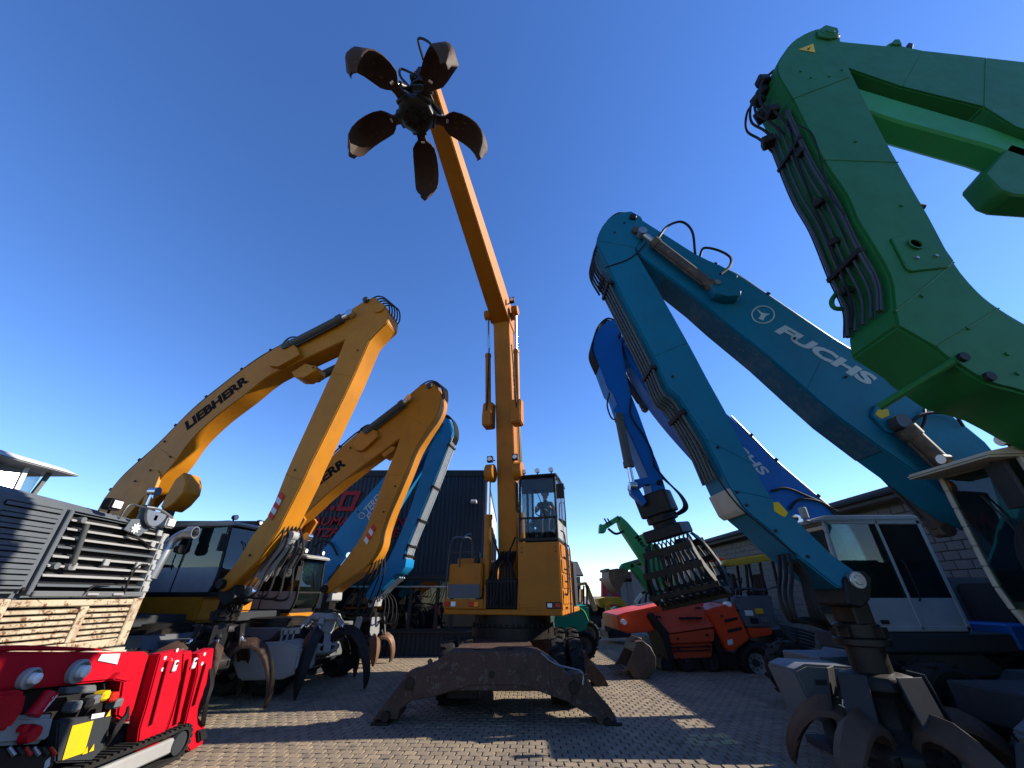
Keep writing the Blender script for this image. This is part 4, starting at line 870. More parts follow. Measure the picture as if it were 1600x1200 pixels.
# undercarriage
yf = gp(780, 1134).y; pf = PY(yf)
lo = [(580, 1127), (625, 1068), (638, 1052), (655, 1047), (673, 1040), (703, 1018), (841, 1018), (862, 1030), (890, 1056), (914, 1053), (928, 1078), (956, 1110), (971, 1139), (938, 1139), (932, 1124), (890, 1098), (835, 1078), (813, 1071), (736, 1071), (678, 1089), (642, 1094), (622, 1110), (620, 1126)]
mid = [(640, 1053), (655, 1047), (673, 1040), (703, 1018), (841, 1018), (862, 1030), (890, 1056), (897, 1059), (893, 1099), (835, 1078), (813, 1071), (736, 1071), (678, 1089), (646, 1094)]
UC = M().prism(inpoly(mid, pf), (0, .62, 0)).build('front_beam', 'chassis_brown', Cn, .012)
for lgp, o_ in (([(580, 1127), (625, 1068), (632, 1054), (644, 1049), (662, 1048), (668, 1080), (642, 1096), (624, 1110), (620, 1126)], .06), ([(880, 1060), (898, 1054), (914, 1053), (930, 1078), (957, 1110), (971, 1139), (938, 1139), (932, 1124), (888, 1100)], .06)):
    sl_ = M().prism([p + V((0, o_, 0)) for p in inpoly(lgp, pf)], (0, .5, 0)).build('stabiliser_leg', 'chassis_brown', Cn, .012)
    e_ = inpoly(lgp, pf); M().box(min(p.x for p in e_) - .0 if lgp[0][0] < 700 else max(p.x for p in e_) - .26, min(p.x for p in e_) + .3 if lgp[0][0] < 700 else max(p.x for p in e_) + .02, yf - .02, yf + .62, .0, .045).build('foot_plate', 'greasy_steel', sl_, .008)
    k_ = pf(640, 1068) if lgp[0][0] < 700 else pf(896, 1074); M().cyl(k_ - V((0, .03, 0)), k_ + V((0, .66, 0)), .085, n=18).build('knuckle_pin', 'greasy_steel', sl_, .008)
zt = pf(770, 1018).z
for u in (756, 782): M().cyl(pf(u, 1029) - V((0, .012, 0)), pf(u, 1029), .075, n=16).build('boss', 'chassis_brown', UC)
M().cyl(pf(768, 1054) - V((0, .02, 0)), pf(768, 1054), .05, n=12).build('tow_pin', 'greasy_steel', UC)
for u, v in ((668, 1060), (888, 1062), (672, 1034), (702, 1046), (846, 1046)): M().cyl(pf(u, v) - V((0, .015, 0)), pf(u, v), .045, n=12).build('bolt', 'chassis_brown', UC)
for u, v in ((602, 1120), (951, 1131)):
    c = pf(u, v); M().cyl(c - V((0, .03, 0)), c + V((0, .65, 0)), .07, n=14).build('foot_pin', 'greasy_steel', UC)
a, b = pf(845, 1020), pf(908, 1056)
M().tube([V((a.x, yf - .02, a.z)), V((a.x + .25, yf - .03, a.z - .16)), V((b.x, yf - .03, b.z + .06)), V((b.x + .02, yf - .03, b.z - .12))], .016, 6).build('brake_line', 'pipe_steel', UC)
xa, xb = pf(703, 1018).x, pf(841, 1018).x
dk = M(); dk.hexa([V((xa, yf + .02, .45)), V((xb, yf + .02, .45)), V((xb - .25, yf + 5.3, .45)), V((xa + .25, yf + 5.3, .45)), V((xa + .02, yf + .03, zt - .004)), V((xb - .02, yf + .03, zt - .004)), V((xb - .18, yf + 5.3, zt + .03)), V((xa + .18, yf + 5.3, zt + .03))])
dk.build('chassis', 'chassis_brown', Cn, .02)
for x in ((xa + xb) / 2 - .32, (xa + xb) / 2 + .3): M().cyl((x, yf + .3, zt - .02), (x, yf + .3, zt + .012), .07, n=14).build('lifting_eye', 'black_steel', UC)
RG = Fr((CO.x, CO.y, 0)); M().lathe([(.7, zt - .1), (1.02, zt), (1.02, zt + .22), (.95, zt + .24), (.95, z0 - .13), (.8, z0 - .12)], RG, 40).build('slewing_ring', 'greasy_steel', Cn)
for k in range(40):
    a = 2 * math.pi * k / 40
    if math.sin(a) < .1: M().cyl(RG(.985 * math.cos(a), .985 * math.sin(a), zt + .23), RG(.985 * math.cos(a), .985 * math.sin(a), zt + .30), .022, n=6).build('ring_bolt', 'black_steel', Cn)
yr = yf + 3.15; xm = (pf(580, 1127).x + pf(971, 1139).x) / 2
xm0 = xm; xm = xm0 + .52; rb = [(x - xm0, z) for x, z in [(p.x, p.z) for p in inpoly(lo, pf)]]
M().prism([V((xm + x, yr, z)) for x, z in rb], (0, .55, 0)).build('rear_beam', 'chassis_brown', Cn, .02, 2)
for y, xm in ((yf + 1.5, xm0 + .26), (yf + 4.3, xm0 + .6)):
    M().cyl((xm - 1.2, y, .54), (xm + 1.2, y, .54), .15, n=14).build('axle', 'anthracite', Cn)
    for s_ in (-1, 1):
        for d_ in (.95, 1.32): wheel(Cn, (xm + s_ * d_, y, .55), (s_, 0, 0), .55, .30)
M().box(xm0 - .95, xm0 - .35, yf + .7, yf + 1.0, .20, .45).build('drive_housing', 'black_steel', Cn, .03)
# grab flung open high above the yard
tip = F(T0[0], 0, T0[1])
C1 = thing('stick_coupling', 'greasy swivel coupling at the top end of the central stick', 'coupling', tip)
M().cyl(tip - lat * .32, tip + lat * .32, .10, n=16).build('pin', 'greasy_steel', C1)
M().box(tip.x - .16, tip.x + .16, tip.y - .16, tip.y + .16, tip.z - .42, tip.z + .05).build('yoke', 'greasy_steel', C1, .04, 2)
g = grab('orange_peel_grab', 'wide open five-petal grab high in the sky above the yard', tip - V((0, 0, .30)), .93, 5, R(90), [3, 12, 2, 9, 6], PETAL, ('greasy_steel', 'rusty_steel'), plates=False, neck=.74, cup=.22)
hoses(g, [[tip + V((-.18, -.1, -.2)), tip + V((-.5, -.1, .05)), tip + V((-.42, -.2, -.5)), tip + V((-.22, -.18, -.85))], [tip + V((.0, -.25, .1)), tip + V((-.08, -.5, .38)), tip + V((.25, -.5, .0)), tip + V((.26, -.3, -.8))], [tip + V((.15, -.1, -.2)), tip + V((.35, -.3, -.4)), tip + V((.2, -.25, -.9))]], .026)

# ---- operator in the central cab
def person(label, F, x, y, z):
    "seated figure: one skinned body, facing local +x"
    P_ = thing('person', label, 'person', F(x, y, z))
    J_ = {'pel': (0, 0, .12, .15), 'wst': (-.02, 0, .30, .135), 'chs': (-.03, 0, .50, .16), 'nk0': (-.02, 0, .66, .075), 'nk1': (.0, 0, .72, .058), 'hd0': (.015, 0, .80, .085), 'hd1': (.02, 0, .89, .098), 'hd2': (.01, 0, .96, .07),
          'ls': (-.03, .17, .60, .075), 'le': (.12, .25, .38, .05), 'lw': (.36, .20, .42, .038), 'lh': (.46, .17, .45, .04), 'rs': (-.03, -.17, .60, .075), 're': (.12, -.25, .38, .05), 'rw': (.36, -.20, .42, .038), 'rh': (.46, -.17, .45, .04),
          'lk': (.45, .13, .14, .075), 'la': (.55, .13, -.30, .05), 'lf': (.70, .14, -.36, .045), 'rk': (.45, -.13, .14, .075), 'ra': (.55, -.13, -.30, .05), 'rf': (.70, -.14, -.36, .045), 'll': (.08, .10, .12, .10), 'rl': (.08, -.10, .12, .10)}
    E = [('pel', 'wst'), ('wst', 'chs'), ('chs', 'nk0'), ('nk0', 'nk1'), ('nk1', 'hd0'), ('hd0', 'hd1'), ('hd1', 'hd2'), ('chs', 'ls'), ('ls', 'le'), ('le', 'lw'), ('lw', 'lh'), ('chs', 'rs'), ('rs', 're'), ('re', 'rw'), ('rw', 'rh'), ('pel', 'll'), ('ll', 'lk'), ('lk', 'la'), ('la', 'lf'), ('pel', 'rl'), ('rl', 'rk'), ('rk', 'ra'), ('ra', 'rf')]
    K = list(J_); me = bpy.data.meshes.new('body'); me.from_pydata([J_[k][:3] for k in K], [(K.index(a), K.index(b)) for a, b in E], [])
    ob = bpy.data.objects.new('body_tmp', me); COL.objects.link(ob); ob.modifiers.new('s', 'SKIN'); 
    for i, k in enumerate(K): me.skin_vertices[0].data[i].radius = (J_[k][3],) * 2; me.skin_vertices[0].data[i].use_root = k == 'pel'
    sb = ob.modifiers.new('u', 'SUBSURF'); sb.levels = 2
    dg = bpy.context.evaluated_depsgraph_get(); m2 = bpy.data.meshes.new_from_object(ob.evaluated_get(dg)); bpy.data.objects.remove(ob)
    m2.materials.clear(); m2.materials.append(MATS['jacket']); m2.materials.append(MATS['skin'])
    for p in m2.polygons:
        c = p.center; p.use_smooth = True
        p.material_index = 1 if c.z > .695 or (c.x > .37 and c.z > .3) else 0
    for v_ in m2.vertices: v_.co = F.m @ v_.co
    b = bpy.data.objects.new('body', m2); COL.objects.link(b); b.parent = P_
    h = M().lathe([(.05, .80), (.10, .84), (.112, .90), (.10, .97), (.06, 1.005), (.0, 1.01)], Fr(F(x - .015, y, z), 0), 14).build('hair', 'hair', P_)
    fc = M().cyl(F(x + .10, y, z + .865), F(x + .135, y, z + .85), .02, .012, 8)
    for s_ in (-1, 1): fc.cyl(F(x + .01, y + s_ * .095, z + .87), F(x + .01, y + s_ * .112, z + .87), .03, .025, 8)
    fc.build('nose_and_ears', 'skin', P_)
    ey = M()
    for s_ in (-1, 1): ey.cyl(F(x + .098, y + s_ * .035, z + .895), F(x + .106, y + s_ * .035, z + .895), .012, n=8)
    ey.cyl(F(x + .09, y - .025, z + .815), F(x + .098, y + .0, z + .815), .008, n=6); ey.build('eyes_and_mouth', 'hair', P_)
person('operator in dark jacket seated inside the raised central cab', F, -.18, (y0 + y1) / 2, cz0 + .50)

# ================================================================== RIGHT ROW
# ---- teal handler
Y = 5.5; pl = PY(Y); bw = .55; sw = .60
boom = [(978, 336), (988, 333), (1000, 341), (1087, 396), (1150, 427), (1300, 527), (1340, 551), (1440, 615), (1540, 690), (1600, 760), (1590, 830), (1520, 800), (1420, 730), (1380, 702), (1307, 649), (1260, 609), (1197, 554), (1125, 497), (1090, 467), (1040, 429), (1000, 398), (985, 370)]
stick = [(933, 382), (938, 360), (950, 344), (968, 333), (986, 331), (1002, 340), (1008, 358), (1000, 380), (992, 392), (1030, 457), (1075, 537), (1107, 597), (1132, 642), (1175, 725), (1205, 779), (1230, 800), (1300, 868), (1335, 893), (1345, 910), (1330, 925), (1305, 917), (1235, 862), (1200, 829), (1162, 797), (1140, 767), (1100, 684), (1060, 622), (1042, 607), (1020, 557), (982, 484), (950, 418)]
cx = 7.1; Fh = Fr((cx, Y + bw / 2, 0), math.pi)
K = thing('material_handler', 'teal material handler on the right, pale lettering and round emblem on its boom', 'material handler', (cx, Y + bw / 2, 0), GH)
box_arm('boom', K, pl, boom, bw, 'deep_teal'); box_arm('stick', K, pl, stick, sw, 'deep_teal', yoff=-(sw - bw) / 2)
# scuffed underside plate of the boom, a few millimetres proud
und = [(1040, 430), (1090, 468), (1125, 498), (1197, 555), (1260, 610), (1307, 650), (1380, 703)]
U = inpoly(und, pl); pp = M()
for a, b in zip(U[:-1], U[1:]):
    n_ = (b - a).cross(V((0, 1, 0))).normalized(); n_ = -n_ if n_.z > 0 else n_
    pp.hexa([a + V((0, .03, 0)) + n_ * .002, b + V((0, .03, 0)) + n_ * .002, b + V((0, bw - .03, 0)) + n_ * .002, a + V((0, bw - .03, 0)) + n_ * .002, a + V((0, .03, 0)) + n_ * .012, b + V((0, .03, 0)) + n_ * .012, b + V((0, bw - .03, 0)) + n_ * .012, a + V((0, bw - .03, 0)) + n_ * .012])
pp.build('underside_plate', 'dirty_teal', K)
off = lambda u, v, o, pl=pl: pl(u, v) + V((0, o, 0))
hyd(K, off(1112, 459, -.13), off(1000, 372, -.13), .10, .82, 'cylinder_rust', 'pipe_steel')
hyd(K, off(1085, 505, .70), off(1008, 412, .70), .10, .82, 'cylinder_rust', 'pipe_steel')
def rplate(uv, o, th, mat, name, parent, pl=pl, bev=.012): return M().prism([pl(u, v) + V((0, o, 0)) for u, v in uv], (0, th, 0)).build(name, mat, parent, bev)
rplate([(1100, 455), (1108, 444), (1122, 444), (1138, 458), (1149, 467), (1148, 474), (1128, 475), (1110, 470)], -.22, .22, 'deep_teal', 'cylinder_bracket', K)
M().cyl(off(1112, 455, -.25), off(1112, 455, -.2), .055, n=16).build('pivot_pin', 'pipe_steel', K)
M().cyl(off(988, 342, -.08), off(988, 342, .65), .075, n=18).build('pivot_pin', 'greasy_steel', K, .01)
M().cyl(off(993, 364, -.10), off(993, 364, .65), .09, n=18).build('pivot_pin', 'cylinder_rust', K, .01)
pipes(K, pl, [(946, 420), (981, 486), (1019, 559), (1041, 609), (1060, 626), (1099, 688), (1126, 745)], (.06, .16, .26, .36, .46), .024, 'pipe_dark', [.06, .38, .72], (-1, 0, 0), lift=.045)
pipes(K, pl, [(1098, 404), (1150, 425), (1200, 458), (1300, 525), (1345, 552)], (.1, .2), .022, 'pipe_steel', [.1, .5, .95], (.3, 0, 1), lift=.07)
hoses(K, [[off(986, 334, .05 + k * .1), off(968 - k, 330, .05 + k * .1), off(950 - k * 2, 343, .05 + k * .1), off(942, 362, .05 + k * .1)] for k in range(5)], .022)
hoses(K, [[off(938, 372, .05 + k * .1), off(929, 392, .05 + k * .1), off(930, 412, .05 + k * .1), off(944, 436, .05 + k * .1)] for k in range(5)], .022)
hoses(K, [[off(1026, 378, -.1), off(1040, 360, -.1), off(1062, 353, -.1), off(1080, 365, -.05), off(1087, 396, .02)], [off(1118, 440, -.2), off(1134, 425, -.15), off(1137, 408, -.1), off(1122, 391, .0), off(1102, 384, .06), off(1096, 396, .08)]], .026)
hoses(K, [[off(1050, 640, -.04), off(1085, 690, -.05), off(1120, 750, -.05), off(1150, 790, -.05), off(1190, 825, -.05), off(1240, 868, -.05)], [off(1010, 380, -.04), off(985, 405, -.04), off(945, 420, -.03)]], .012)
rplate([(1134, 764), (1140, 763), (1158, 792), (1166, 800), (1162, 804), (1152, 797)], -.02, .58, 'cream_paint', 'guard_plate', K)
beam_text('FUCHS', K, pl, (1214, 512), (1366, 599), .235, 'decal_grey', .2, .05, .006)
c = (1192, 492); M().tube([off(c[0] + 17.5 * math.cos(a * math.pi / 12), c[1] + 13.5 * math.sin(a * math.pi / 12), -.006) for a in range(25)], .012, 5, False).build('emblem_ring', 'decal_grey', K)
rplate([(1181, 482), (1190, 489), (1203, 491), (1196, 494), (1192, 501), (1185, 498), (1189, 492)], -.008, .006, 'decal_grey', 'fox_emblem', K, bev=0)
# ram pivot plate with decals, boom rams
rplate([(1358, 650), (1364, 634), (1382, 636), (1402, 660), (1405, 672), (1396, 680), (1382, 676)], -.06, .06, 'deep_teal', 'pivot_plate', K)
M().cyl(off(1391, 666, -.10), off(1391, 666, -.05), .075, n=18).build('pivot_pin', 'pipe_dark', K)
rplate([(1362, 650), (1366, 643), (1382, 642), (1384, 652), (1372, 657)], -.068, .006, 'decal_yellow', 'warning_label', K, bev=0)
rplate([(1206, 786), (1214, 785), (1229, 802), (1224, 809), (1208, 800)], -.034, .006, 'decal_yellow', 'warning_label', K, bev=0)
for o_ in (-.14, .66): hyd(K, off(1545, 815, o_), off(1392, 667, o_), .125, .93, 'cylinder_rust', 'pipe_dark')
hoses(K, [[off(1408, 672, -.1), off(1425, 655, -.12), off(1450, 650, -.12), off(1480, 652, -.1), off(1500, 668, -.05)], [off(1410, 680, -.1), off(1425, 678, -.12), off(1434, 660, -.12), off(1440, 642, -.05)]], .022)
hull(K, Fh, 'deep_teal', 1.35, 2.3, -3.4, -.9, 1.3, 'mid_grey', .45)
undercarriage(K, Fr((cx + .5, Y + bw / 2, 0), math.pi), 'anthracite', 1.05, 2.4, 1.15, legs=False)
M().prism([V((x, 4.35, z)) for x, z in ((4.95, .72), (5.25, .86), (7.4, .84), (7.4, .3), (5.2, .28))], (0, .7, 0)).build('stabiliser_housing', 'mid_grey', K, .04, 2)
# the cream framed cab at the right edge
cxf = cx - 5.45
cab(K, Fh, cxf - 1.7, cxf, 5.775 - 4.95, 5.775 - 4.02, 1.55, 3.36, 'cream_paint', 'cream_paint', .16, 'cream_paint', 'dark_glass', .06, .34, 2, vis_side=1, mirror=False, doorbar=False, wbar=False)
mf = Fh
mm = M().box(cxf + .02, cxf + .08, 5.775 - 4.30, 5.775 - 4.10, 2.72, 3.18, mf).tube([mf(cxf - .1, 5.775 - 4.05, 3.2), mf(cxf + .06, 5.775 - 4.2, 3.24), mf(cxf + .05, 5.775 - 4.2, 3.1)], .016, 6).build('mirror', 'black_plastic', K, .02)
tb = Fr(mf(cxf + .10, 5.775 - 4.12, 2.25), math.pi, Matrix.Rotation(R(78), 3, 'Y'))
M().tube([tb(.36 * math.cos(a * math.pi / 12), .27 * math.sin(a * math.pi / 12), 0) for a in range(25)], .05, 10, False).build('hose_loop', 'rubber', K)
seams(K, pl, [((1152, 431), (1127, 495)), ((1300, 530), (1262, 607))], 'deep_teal', .0)
seams(K, pl, [((1022, 557), (1072, 537)), ((1102, 686), (1172, 724)), ((1142, 766), (1204, 779)), ((938, 378), (996, 388))], 'deep_teal', .025)

rivets(K, pl, [(960, 365), (975, 350), (1120, 700), (1150, 770), (1165, 790), (1210, 830), (1260, 870), (1240, 530), (1320, 590), (1050, 590)], .025, .022)
# stick end, swivel and grab
rplate([(1312, 905), (1325, 893), (1345, 893), (1356, 905), (1354, 935), (1340, 950), (1318, 945)], -.08, .70, 'black_steel', 'link_head', K, bev=.02)
M().cyl(off(1330, 907, -.12), off(1330, 907, .68), .10, n=22).cyl(off(1330, 907, -.13), off(1330, 907, -.1), .055, n=18).build('stick_pin', 'pipe_steel', K, .008)
hoses(K, [[off(1235, 865, .05 + k * .1), off(1238 - k * 2, 895, .0 + k * .1), off(1228 - k, 930, -.1 + k * .1), off(1236 + k * 3, 965 + k * 2, -.1 + k * .1), off(1268 + k * 3, 974 - k * 3, .0 + k * .08), off(1312, 985, .2)] for k in range(3)], .024)
hoses(K, [[off(1250, 872, .05 + k * .09), off(1262 + k * 4, 900, .0 + k * .1), off(1270 + k * 4, 940, -.05 + k * .1), off(1285 + k * 3, 968 + k * 2, -.05 + k * .1), off(1316, 980, .2)] for k in range(4)], .022)
tip = pl(1330, 925) + V((0, .28, 0))
grab('orange_peel_grab', 'heavy grab with flat guard plates in the right foreground', tip - V((-.12, 0, .02)), 1.18, 5, R(-84), 38, SICKLE, ('black_steel', 'rusty_tine'), plates='anthracite', neck=.72)

# ---- blue handler with the sorting grab
Y = 8.8; pl2 = PY(Y); bw = .50; cx = 7.7; Fh = Fr((cx, Y + bw / 2, 0), math.pi)
boom = [(958, 505), (968, 500), (980, 505), (1010, 533), (1140, 650), (1212, 720), (1270, 770), (1310, 806), (1340, 850), (1320, 880), (1237, 838), (1150, 768), (1072, 687), (1027, 634), (1000, 594), (982, 560), (972, 535)]
stick = [(928, 545), (930, 525), (940, 510), (953, 501), (968, 499), (978, 508), (979, 522), (972, 535), (975, 565), (984, 610), (997, 645), (1017, 700), (1030, 732), (1046, 786), (1034, 800), (1021, 778), (1013, 748), (988, 690), (973, 658), (958, 616), (950, 608), (933, 563)]
Q = thing('material_handler', 'royal blue material handler behind the teal one, white framed cab', 'material handler', (cx, Y + bw / 2, 0), GH)
box_arm('boom', Q, pl2, boom, bw, 'royal_blue'); box_arm('stick', Q, pl2, stick, .56, 'royal_blue', yoff=-.03)
off = lambda u, v, o, pl=pl2: pl(u, v) + V((0, o, 0))
hyd(Q, off(1035, 608, -.12), off(973, 530, -.12), .10, .85, 'cylinder_grey')
hyd(Q, off(1020, 622, .62), off(978, 560, .62), .10, .85, 'cylinder_grey')
M().cyl(off(968, 509, -.08), off(968, 509, .6), .08, n=18).build('pivot_pin', 'greasy_steel', Q, .01)
M().cyl(off(970, 527, -.10), off(970, 527, .6), .09, n=18).build('pivot_pin', 'greasy_steel', Q, .01)
hoses(Q, [[off(966, 501, .05 + k * .1), off(950, 496, .05 + k * .1), off(936, 508, .05 + k * .1), off(928, 530, .05 + k * .1), off(926, 548, .05 + k * .1), off(936, 572, .05 + k * .1)] for k in range(5)], .028)
pipes(Q, pl2, [(1142, 650), (1180, 688), (1212, 720), (1270, 770), (1305, 800)], (.08, .18, .28), .026, 'pipe_steel', [.2, .5, .8], (.5, 0, 1), lift=.06)
hyd(Q, off(966, 652, -.05), off(988, 760, -.05), .105, .74, 'cylinder_grey', 'chrome')
pr = lambda uv, o, th, mat, name, bev=.012: rplate(uv, o, th, mat, name, Q, pl2, bev)
pr([(958, 640), (964, 632), (972, 648), (975, 660), (966, 660)], -.03, .2, 'royal_blue', 'cylinder_bracket')
pr([(983, 757), (990, 750), (1012, 746), (1030, 752), (1034, 758), (1010, 757), (998, 764), (1010, 784), (1006, 790), (986, 772)], -.04, .20, 'royal_blue', 'bucket_link', .01)
M().cyl(off(990, 760, -.1), off(990, 760, .3), .06, n=14).cyl(off(1029, 755, -.1), off(1029, 755, .56), .06, n=14).build('pivot_pin', 'greasy_steel', Q)
hoses(Q, [[off(952, 615, -.02 - k * .03), off(948, 635, -.06), off(955, 655, -.06), off(966, 656, -.05)] for k in range(2)], .02)
hoses(Q, [[off(986, 622, -.04), off(985, 650, -.05), off(1005, 682, -.05), off(1017, 705, -.05), off(1022, 728, -.05)]], .022)
hoses(Q, [[off(1020, 728, -.06 + k * .08), off(1040 + k * 3, 752, -.06 + k * .08), off(1060 + k * 4, 774, -.06 + k * .08), off(1067 + k * 4, 792, -.05 + k * .08), off(1055 + k * 2, 803, .0 + k * .08), off(1040, 806, .1 + k * .06)] for k in range(4)], .022)
beam_text('FUCHS', Q, pl2, (1120, 668), (1197, 742), .22, 'decal_grey', .2, .03, .006)
hoses(Q, [[off(1204, 768, -.04), off(1225, 764, -.06), off(1255, 775, -.06), off(1290, 792, -.05), off(1310, 815, -.03)], [off(1232, 796, -.04), off(1245, 782, -.08), off(1275, 785, -.08), off(1305, 800, -.05)]], .028)
for o_ in (-.14, .60): hyd(Q, off(1330, 900, o_), off(1236, 815, o_), .12, .8, 'cylinder_grey')
# white cab, its left side towards the viewer
Yc = 7.62; pc = PY(Yc); xa, xb = pc(1277, 812).x, pc(1432, 805).x; zb, ztp = pc(1390, 986).z, pc(1340, 805).z
yl = Fh.o.y - Yc
cab(Q, Fh, cx - xb, cx - xa, yl - 1.0, yl, zb, ztp, 'cab_white', 'cab_white', .26, 'cab_white', 'dark_glass', .10, .12, 1, vis_side=-1, mirror=False)
M().box(cx - xb - .6, cx - xa + .05, yl - 1.0, yl + .02, zb - .30, zb - .035, Fh).build('cab_base', 'anthracite', Q, .02)
M().box(cx - xb - 1.6, cx - xb - .62, yl - 1.0, yl + .02, zb - .28, zb + .1, Fh).build('side_house', 'royal_blue', Q, .03)
hull(Q, Fh, 'anthracite', 1.1, 2.1, -2.6, .6, 1.2, 'mid_grey')
M().box(cx - xa - .55, cx - xa - .42, yl + .02, yl + .05, zb + .1, zb + .16, Fh).build('door_handle', 'black_plastic', Q, .006)
l = M().cyl(pc(1261, 800) + V((0, .1, -.1)), pc(1261, 800) + V((0, .1, .1)), .07, n=12).bar(pc(1261, 812) + V((0, .1, 0)), pc(1280, 815) + V((0, .1, 0)), .04, .04).build('beacon', 'pale_grey', Q, .01)
undercarriage(Q, Fr((cx - .3, Fh.o.y - .1, 0), math.pi), 'mid_grey', 1.05, 2.4, 1.15, legs=False)
for s_, y in ((1, 6.9),):
    x = PY(6.9)(1252, 1070).x + (0 if y < 8 else .5)
    m = M().prism([V((x + a, y, z)) for a, z in ((-.05, .95), (.15, 1.02), (.95, .98), (1.0, .42), (.7, .35), (.35, .42), (.1, .36))], (0, .7, 0)).build('stabiliser_housing', 'mid_grey', Q, .03, 2)
    for a, z in ((.38, .60), (.58, .56)): M().cyl(V((x + a, y - .01, z)), V((x + a, y + .02, z)), .06, n=12).build('opening', 'black_steel', m)
    M().box(x + .2, x + .5, y - .02, y + .02, .78, .84).build('hinge', 'anthracite', m, .006)
    M().cyl((x + .45, y + .35, .1), (x + .45, y + .35, .4), .09, n=12).box(x + .2, x + .7, y + .1, y + .6, .01, .1).build('foot_plate', 'anthracite', m)
# sorting grab: two ribbed shells
sg = thing('sorting_grab', 'black slatted sorting grab hanging from the blue stick', 'sorting grab', off(1030, 800, .25))
hd = off(1026, 772, .25); axd = (off(1082, 905, .25) - hd).normalized()        # grab axis, leaning down to the right
sx = V((0, 1, 0)).cross(axd).normalized(); sx = sx if sx.x > 0 else -sx        # opening direction in the boom plane
GF = Fr(hd); GF.m = Matrix((sx, V((0, 1, 0)), -axd)).transposed() @ Matrix.Rotation(R(52), 3, 'Z')
M().box(-.30, .28, -.36, .36, -.42, .06, GF).build('tilt_head', 'black_steel', sg, .03)
M().lathe([(.30, -.42), (.34, -.44), (.34, -.56), (.26, -.58), (.26, -.70)], GF, 22).build('rotator', 'black_steel', sg)
M().box(-.46, .46, -.42, .42, -.92, -.68, GF).build('grab_frame', 'black_steel', sg, .03)
W2 = .62
arc = [(.16, -.90), (.46, -1.02), (.66, -1.25), (.76, -1.50), (.72, -1.75), (.58, -1.95), (.34, -2.08), (.06, -2.14)]
G0 = GF
def GF(x, y, z): return G0(x, y * (.72 + .42 * min(1, max(0, (-z - .9) / 1.1))), z)
GF.d = G0.d
for s_ in (-1, 1):
    for y in (-W2, W2): shell = M().prism([GF(s_ * x, y, z) for x, z in arc] + [GF(s_ * x, y, z) for x, z in [(.10, -1.98), (.26, -1.90), (.40, -1.78), (.48, -1.60), (.5, -1.4), (.4, -1.15), (.16, -1.05)]], GF.d(0, -.035 if y > 0 else .035, 0)).build('shell_side', 'black_steel', sg, .006)
    cp = catmull([V((x, 0, z)) for x, z in arc], 4)
    for k in range(9):
        y = -W2 + .11 + k * (2 * W2 - .22) / 8
        sl_ = M(); secs = []
        for i, p in enumerate(cp[2:]): secs.append([GF(s_ * p.x, y - .022, p.z), GF(s_ * p.x, y + .022, p.z), GF(s_ * (p.x - .05), y + .022, p.z + .02), GF(s_ * (p.x - .05), y - .022, p.z + .02)])
        sl_.loft(secs).build('slat', 'black_steel', sg)
    for x, z, w_ in ((.58, -1.14, .14), (.76, -1.50, .12), (.62, -1.90, .10), (.06, -2.13, .16)):
        M().bar(GF(s_ * x, -W2 - .02, z), GF(s_ * x, W2 + .02, z), w_, .06, GF.d(0, 0, 1)).build('cross_bar', 'greasy_steel', sg, .006)
    M().cyl(GF(s_ * .2, -.46, -.86), GF(s_ * .2, .46, -.86), .07, n=12).build('hinge_pin', 'greasy_steel', sg)
    M().prism([GF(s_ * x, W2 * s_, z) for x, z in ((.1, -2.02), (.06, -2.16), (.3, -2.1), (.5, -1.97))], GF.d(0, .03 * s_, 0)).build('cutting_edge', 'pipe_steel', sg)
hyd(sg, GF(-.34, -.30, -1.05), GF(.34, -.30, -1.05), .06, .6, 'black_steel')

# ---- green handler, nearest on the right
Y = 3.4; pg = PY(Y); bw = .62
stick = [(1209, 118), (1222, 88), (1242, 66), (1270, 53), (1292, 50), (1307, 60), (1311, 78), (1318, 103), (1336, 142), (1363, 197), (1380, 230), (1416, 296), (1446, 349), (1482, 417), (1517, 461), (1550, 488), (1600, 518), (1680, 560), (1760, 620), (1780, 680), (1700, 672), (1600, 624), (1525, 602), (1467, 565), (1450, 550), (1392, 516), (1387, 490), (1380, 437), (1350, 382), (1330, 348), (1314, 310), (1278, 255), (1234, 164)]
boom = [(1285, 58), (1307, 63), (1330, 66), (1383, 71), (1393, 64), (1405, 63), (1412, 72), (1440, 78), (1600, 96), (1760, 118), (2000, 190), (2160, 330), (2020, 340), (1760, 255), (1660, 222), (1586, 198), (1537, 167), (1407, 135), (1317, 104), (1295, 92)]
cg = pg(2000, 800).x + 1.2
G = thing('material_handler', 'tall dark green material handler arm at the right edge', 'material handler', (cg, Y + bw / 2, 0), GH)
box_arm('stick', G, pg, stick, .66, 'deep_green', .03, -.08); box_arm('boom', G, pg, boom, bw, 'deep_green', .03)
off = lambda u, v, o, pl=pg: pl(u, v) + V((0, o, 0))
def gplate(uv, o, th, mat, name, bev=.012): return rplate(uv, o, th, mat, name, G, pg, bev)
M().cyl(off(1289, 63, -.14), off(1289, 63, .74), .17, n=24).cyl(off(1289, 63, -.16), off(1289, 63, .75), .09, n=20).build('pivot_pin', 'deep_green', G, .015)
gplate([(1270, 60), (1283, 51), (1302, 56), (1306, 68), (1290, 72), (1272, 68)], -.125, .05, 'deep_green', 'pin_keeper')
q = gplate([(1243, 86), (1266, 77), (1269, 91)], -.088, .004, 'decal_yellow', 'warning_triangle', 0)
gplate([(1256, 86), (1262, 82), (1258, 88)], -.092, .003, 'decal_black', 'warning_bolt', 0)
gplate([(1381, 382), (1443, 368), (1478, 418), (1470, 427), (1412, 434), (1404, 428)], -.105, .03, 'deep_green', 'cover_plate')
